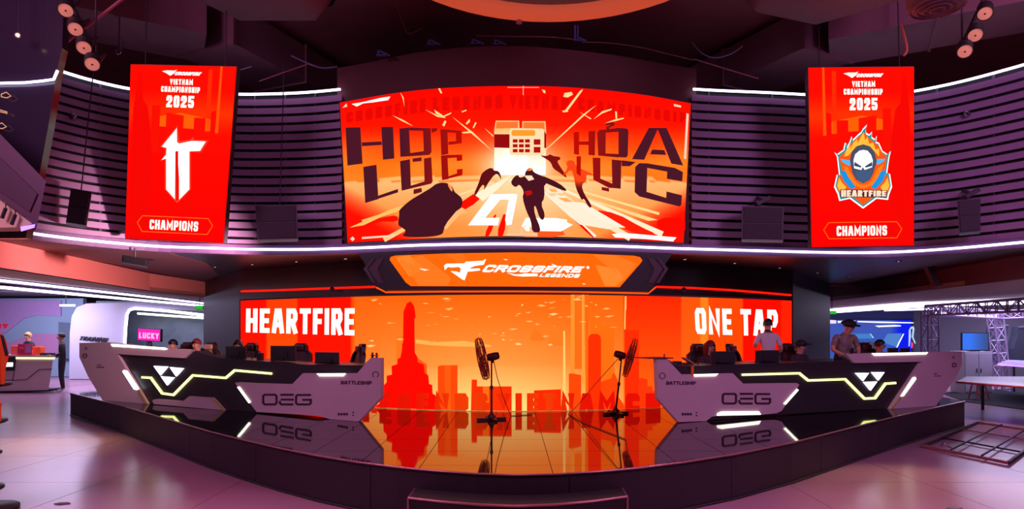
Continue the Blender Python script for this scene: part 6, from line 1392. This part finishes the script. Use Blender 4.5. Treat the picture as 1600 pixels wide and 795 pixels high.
def table(pts, z, th, label, m_, me_, legs):
    root = empty('hall_table', (pts[0][0], pts[0][1], 0)); tag(root, label, 'table')
    rehome(MB().prism([(x, y, z - th) for x, y in pts], (0, 0, th)).build('table_top', m_), root)
    rehome(MB().tube([(x, y, z - th/2) for x, y in pts], th*.55, 6, closed=True).build('edge_band', me_), root)
    for x, y in legs: rehome(MB().tube([(x, y, 0), (x, y, z - th)], .03, 8).build('leg', M_metal), root)
    return root
def zt(px, py, z): Y = (CZ - z)*FPX/(py - HOR); return ((px-800)/FPX*Y, Y)
M_top = mat('pale_lilac_table_top', (170, 160, 190), .35); M_edge = mat('pink_table_edge', (214, 96, 110), .5)
t1 = [zt(1495, 595.5, .75), zt(1605, 603.5, .75), zt(1680, 596, .75), zt(1600, 588, .75), zt(1510, 588, .75)]
table(t1, .75, .04, 'pale table with pink edge in front of the truss leg', M_top, M_edge, [(t1[2][0] - .1, t1[2][1]), (t1[4][0] + .3, t1[4][1] - .1)])
t2 = [zt(1560, 567.5, .95), zt(1640, 573, .95), zt(1660, 566, .95), zt(1575, 562, .95)]
table(t2, .95, .05, 'violet-lit table beside the leaning truss leg', M_top, M_violet, [(t2[1][0] - .1, t2[1][1] + .1), (t2[3][0] + .1, t2[3][1] - .1)])
sx, sy = (1529-800)/FPX*Gd(1529, 624), Gd(1529, 624)
so = empty('trestle_stool', (sx, sy, 0)); tag(so, 'orange topped trestle stool under the pale table', 'stool')
MB().box((0, 0, .42), (.3, .3, .06), bev=.01).build('seat', mat('orange_stool_top', (230, 110, 70), .5), so)
for i in (-1, 1):
    for j in (-1, 1): MB().tube([(i*.1, j*.1, .4), (i*.17, j*.15, 0)], .022, 6).build('leg', mat('salmon_wood', (200, 130, 120), .6), so)
MB().box((0, -.14, .15), (.3, .03, .04)).build('rail', MATS['salmon_wood'], so)
bk_ = [(( px-800)/FPX*Gd(px, py), Gd(px, py)) for px, py in ((1509, 628), (1600, 640), (1680, 650), (1680, 612), (1600, 606), (1470, 614))]
o = MB().prism([(x, y, 0) for x, y in bk_], (0, 0, .015)).build('carpet', mat('black_carpet', (26, 24, 34), .95, bump=.3, scale=200)); tag(o, 'black carpet under the pale table past the stage corner', 'carpet')
# steel frame lying on the floor
fg = empty('steel_frame', (7.4, 10.4, 0)); tag(fg, 'rusty pink steel frame with crossbars lying on the floor by the stage corner', 'frame')
M_st = mat('pinkish_steel_tube', (186, 120, 120), .5, .4); M_sd = mat('dark_steel_tube', (52, 38, 46), .5, .4)
g = lambda px, py, z=.03: Vector((((px-800)/FPX*(CZ-z)*FPX/(py-HOR)), (CZ-z)*FPX/(py-HOR), z))
sh_f = Vector((.12, -.14, 0)); A, B_, D_ = g(1421, 694) + sh_f, g(1567, 722) + sh_f*.3, g(1510, 658.5) + sh_f
B2 = B_ + (D_ - A)
for a_, b_, m_, nm in ((A, B_, M_st, 'rail'), (B_, B2, M_sd, 'rail'), (B2, D_, M_st, 'rail'), (D_, A, M_sd, 'rail')):
    rehome(MB().box((a_ + b_)/2, ((b_-a_).length, .034, .04), (b_-a_).to_track_quat('X', 'Z').to_matrix()).build(nm, m_), fg)
for t in (.3, .66):
    a_ = A.lerp(D_, t); b_ = B_.lerp(B2, t); rehome(MB().box((a_ + b_)/2, ((b_-a_).length, .022, .022), (b_-a_).to_track_quat('X', 'Z').to_matrix()).build('crossbar', M_st if t > .5 else M_sd), fg)
for t in (.36, .72):
    a_ = A.lerp(B_, t); b_ = D_.lerp(B2, t); rehome(MB().box((a_ + b_)/2 + Vector((0, 0, .03)), ((b_-a_).length, .02, .02), (b_-a_).to_track_quat('X', 'Z').to_matrix()).build('crossbar', M_sd), fg)
rehome(MB().tube([g(1470, 697, .05), g(1474, 691, .1), g(1480, 697, .05), g(1486, 699, .03)], .012, 6).build('wire_loop', M_chrome), fg)
for px, py, lab in ((97, 787, 'grey sheet of paper on the floor in front of the stage end'), (1490, 794, 'small grey scrap on the floor near the picture edge')):
    p = g(px, py, .0); o = MB().prism([p + Vector(v) for v in ((-.08, -.01, .002), (.0, -.05, .002), (.09, .0, .002), (.03, .05, .002), (-.05, .04, .002))], (0, 0, .004)).build('paper_sheet', mat('grey_paper', (120, 104, 124), .7)); tag(o, lab, 'paper')
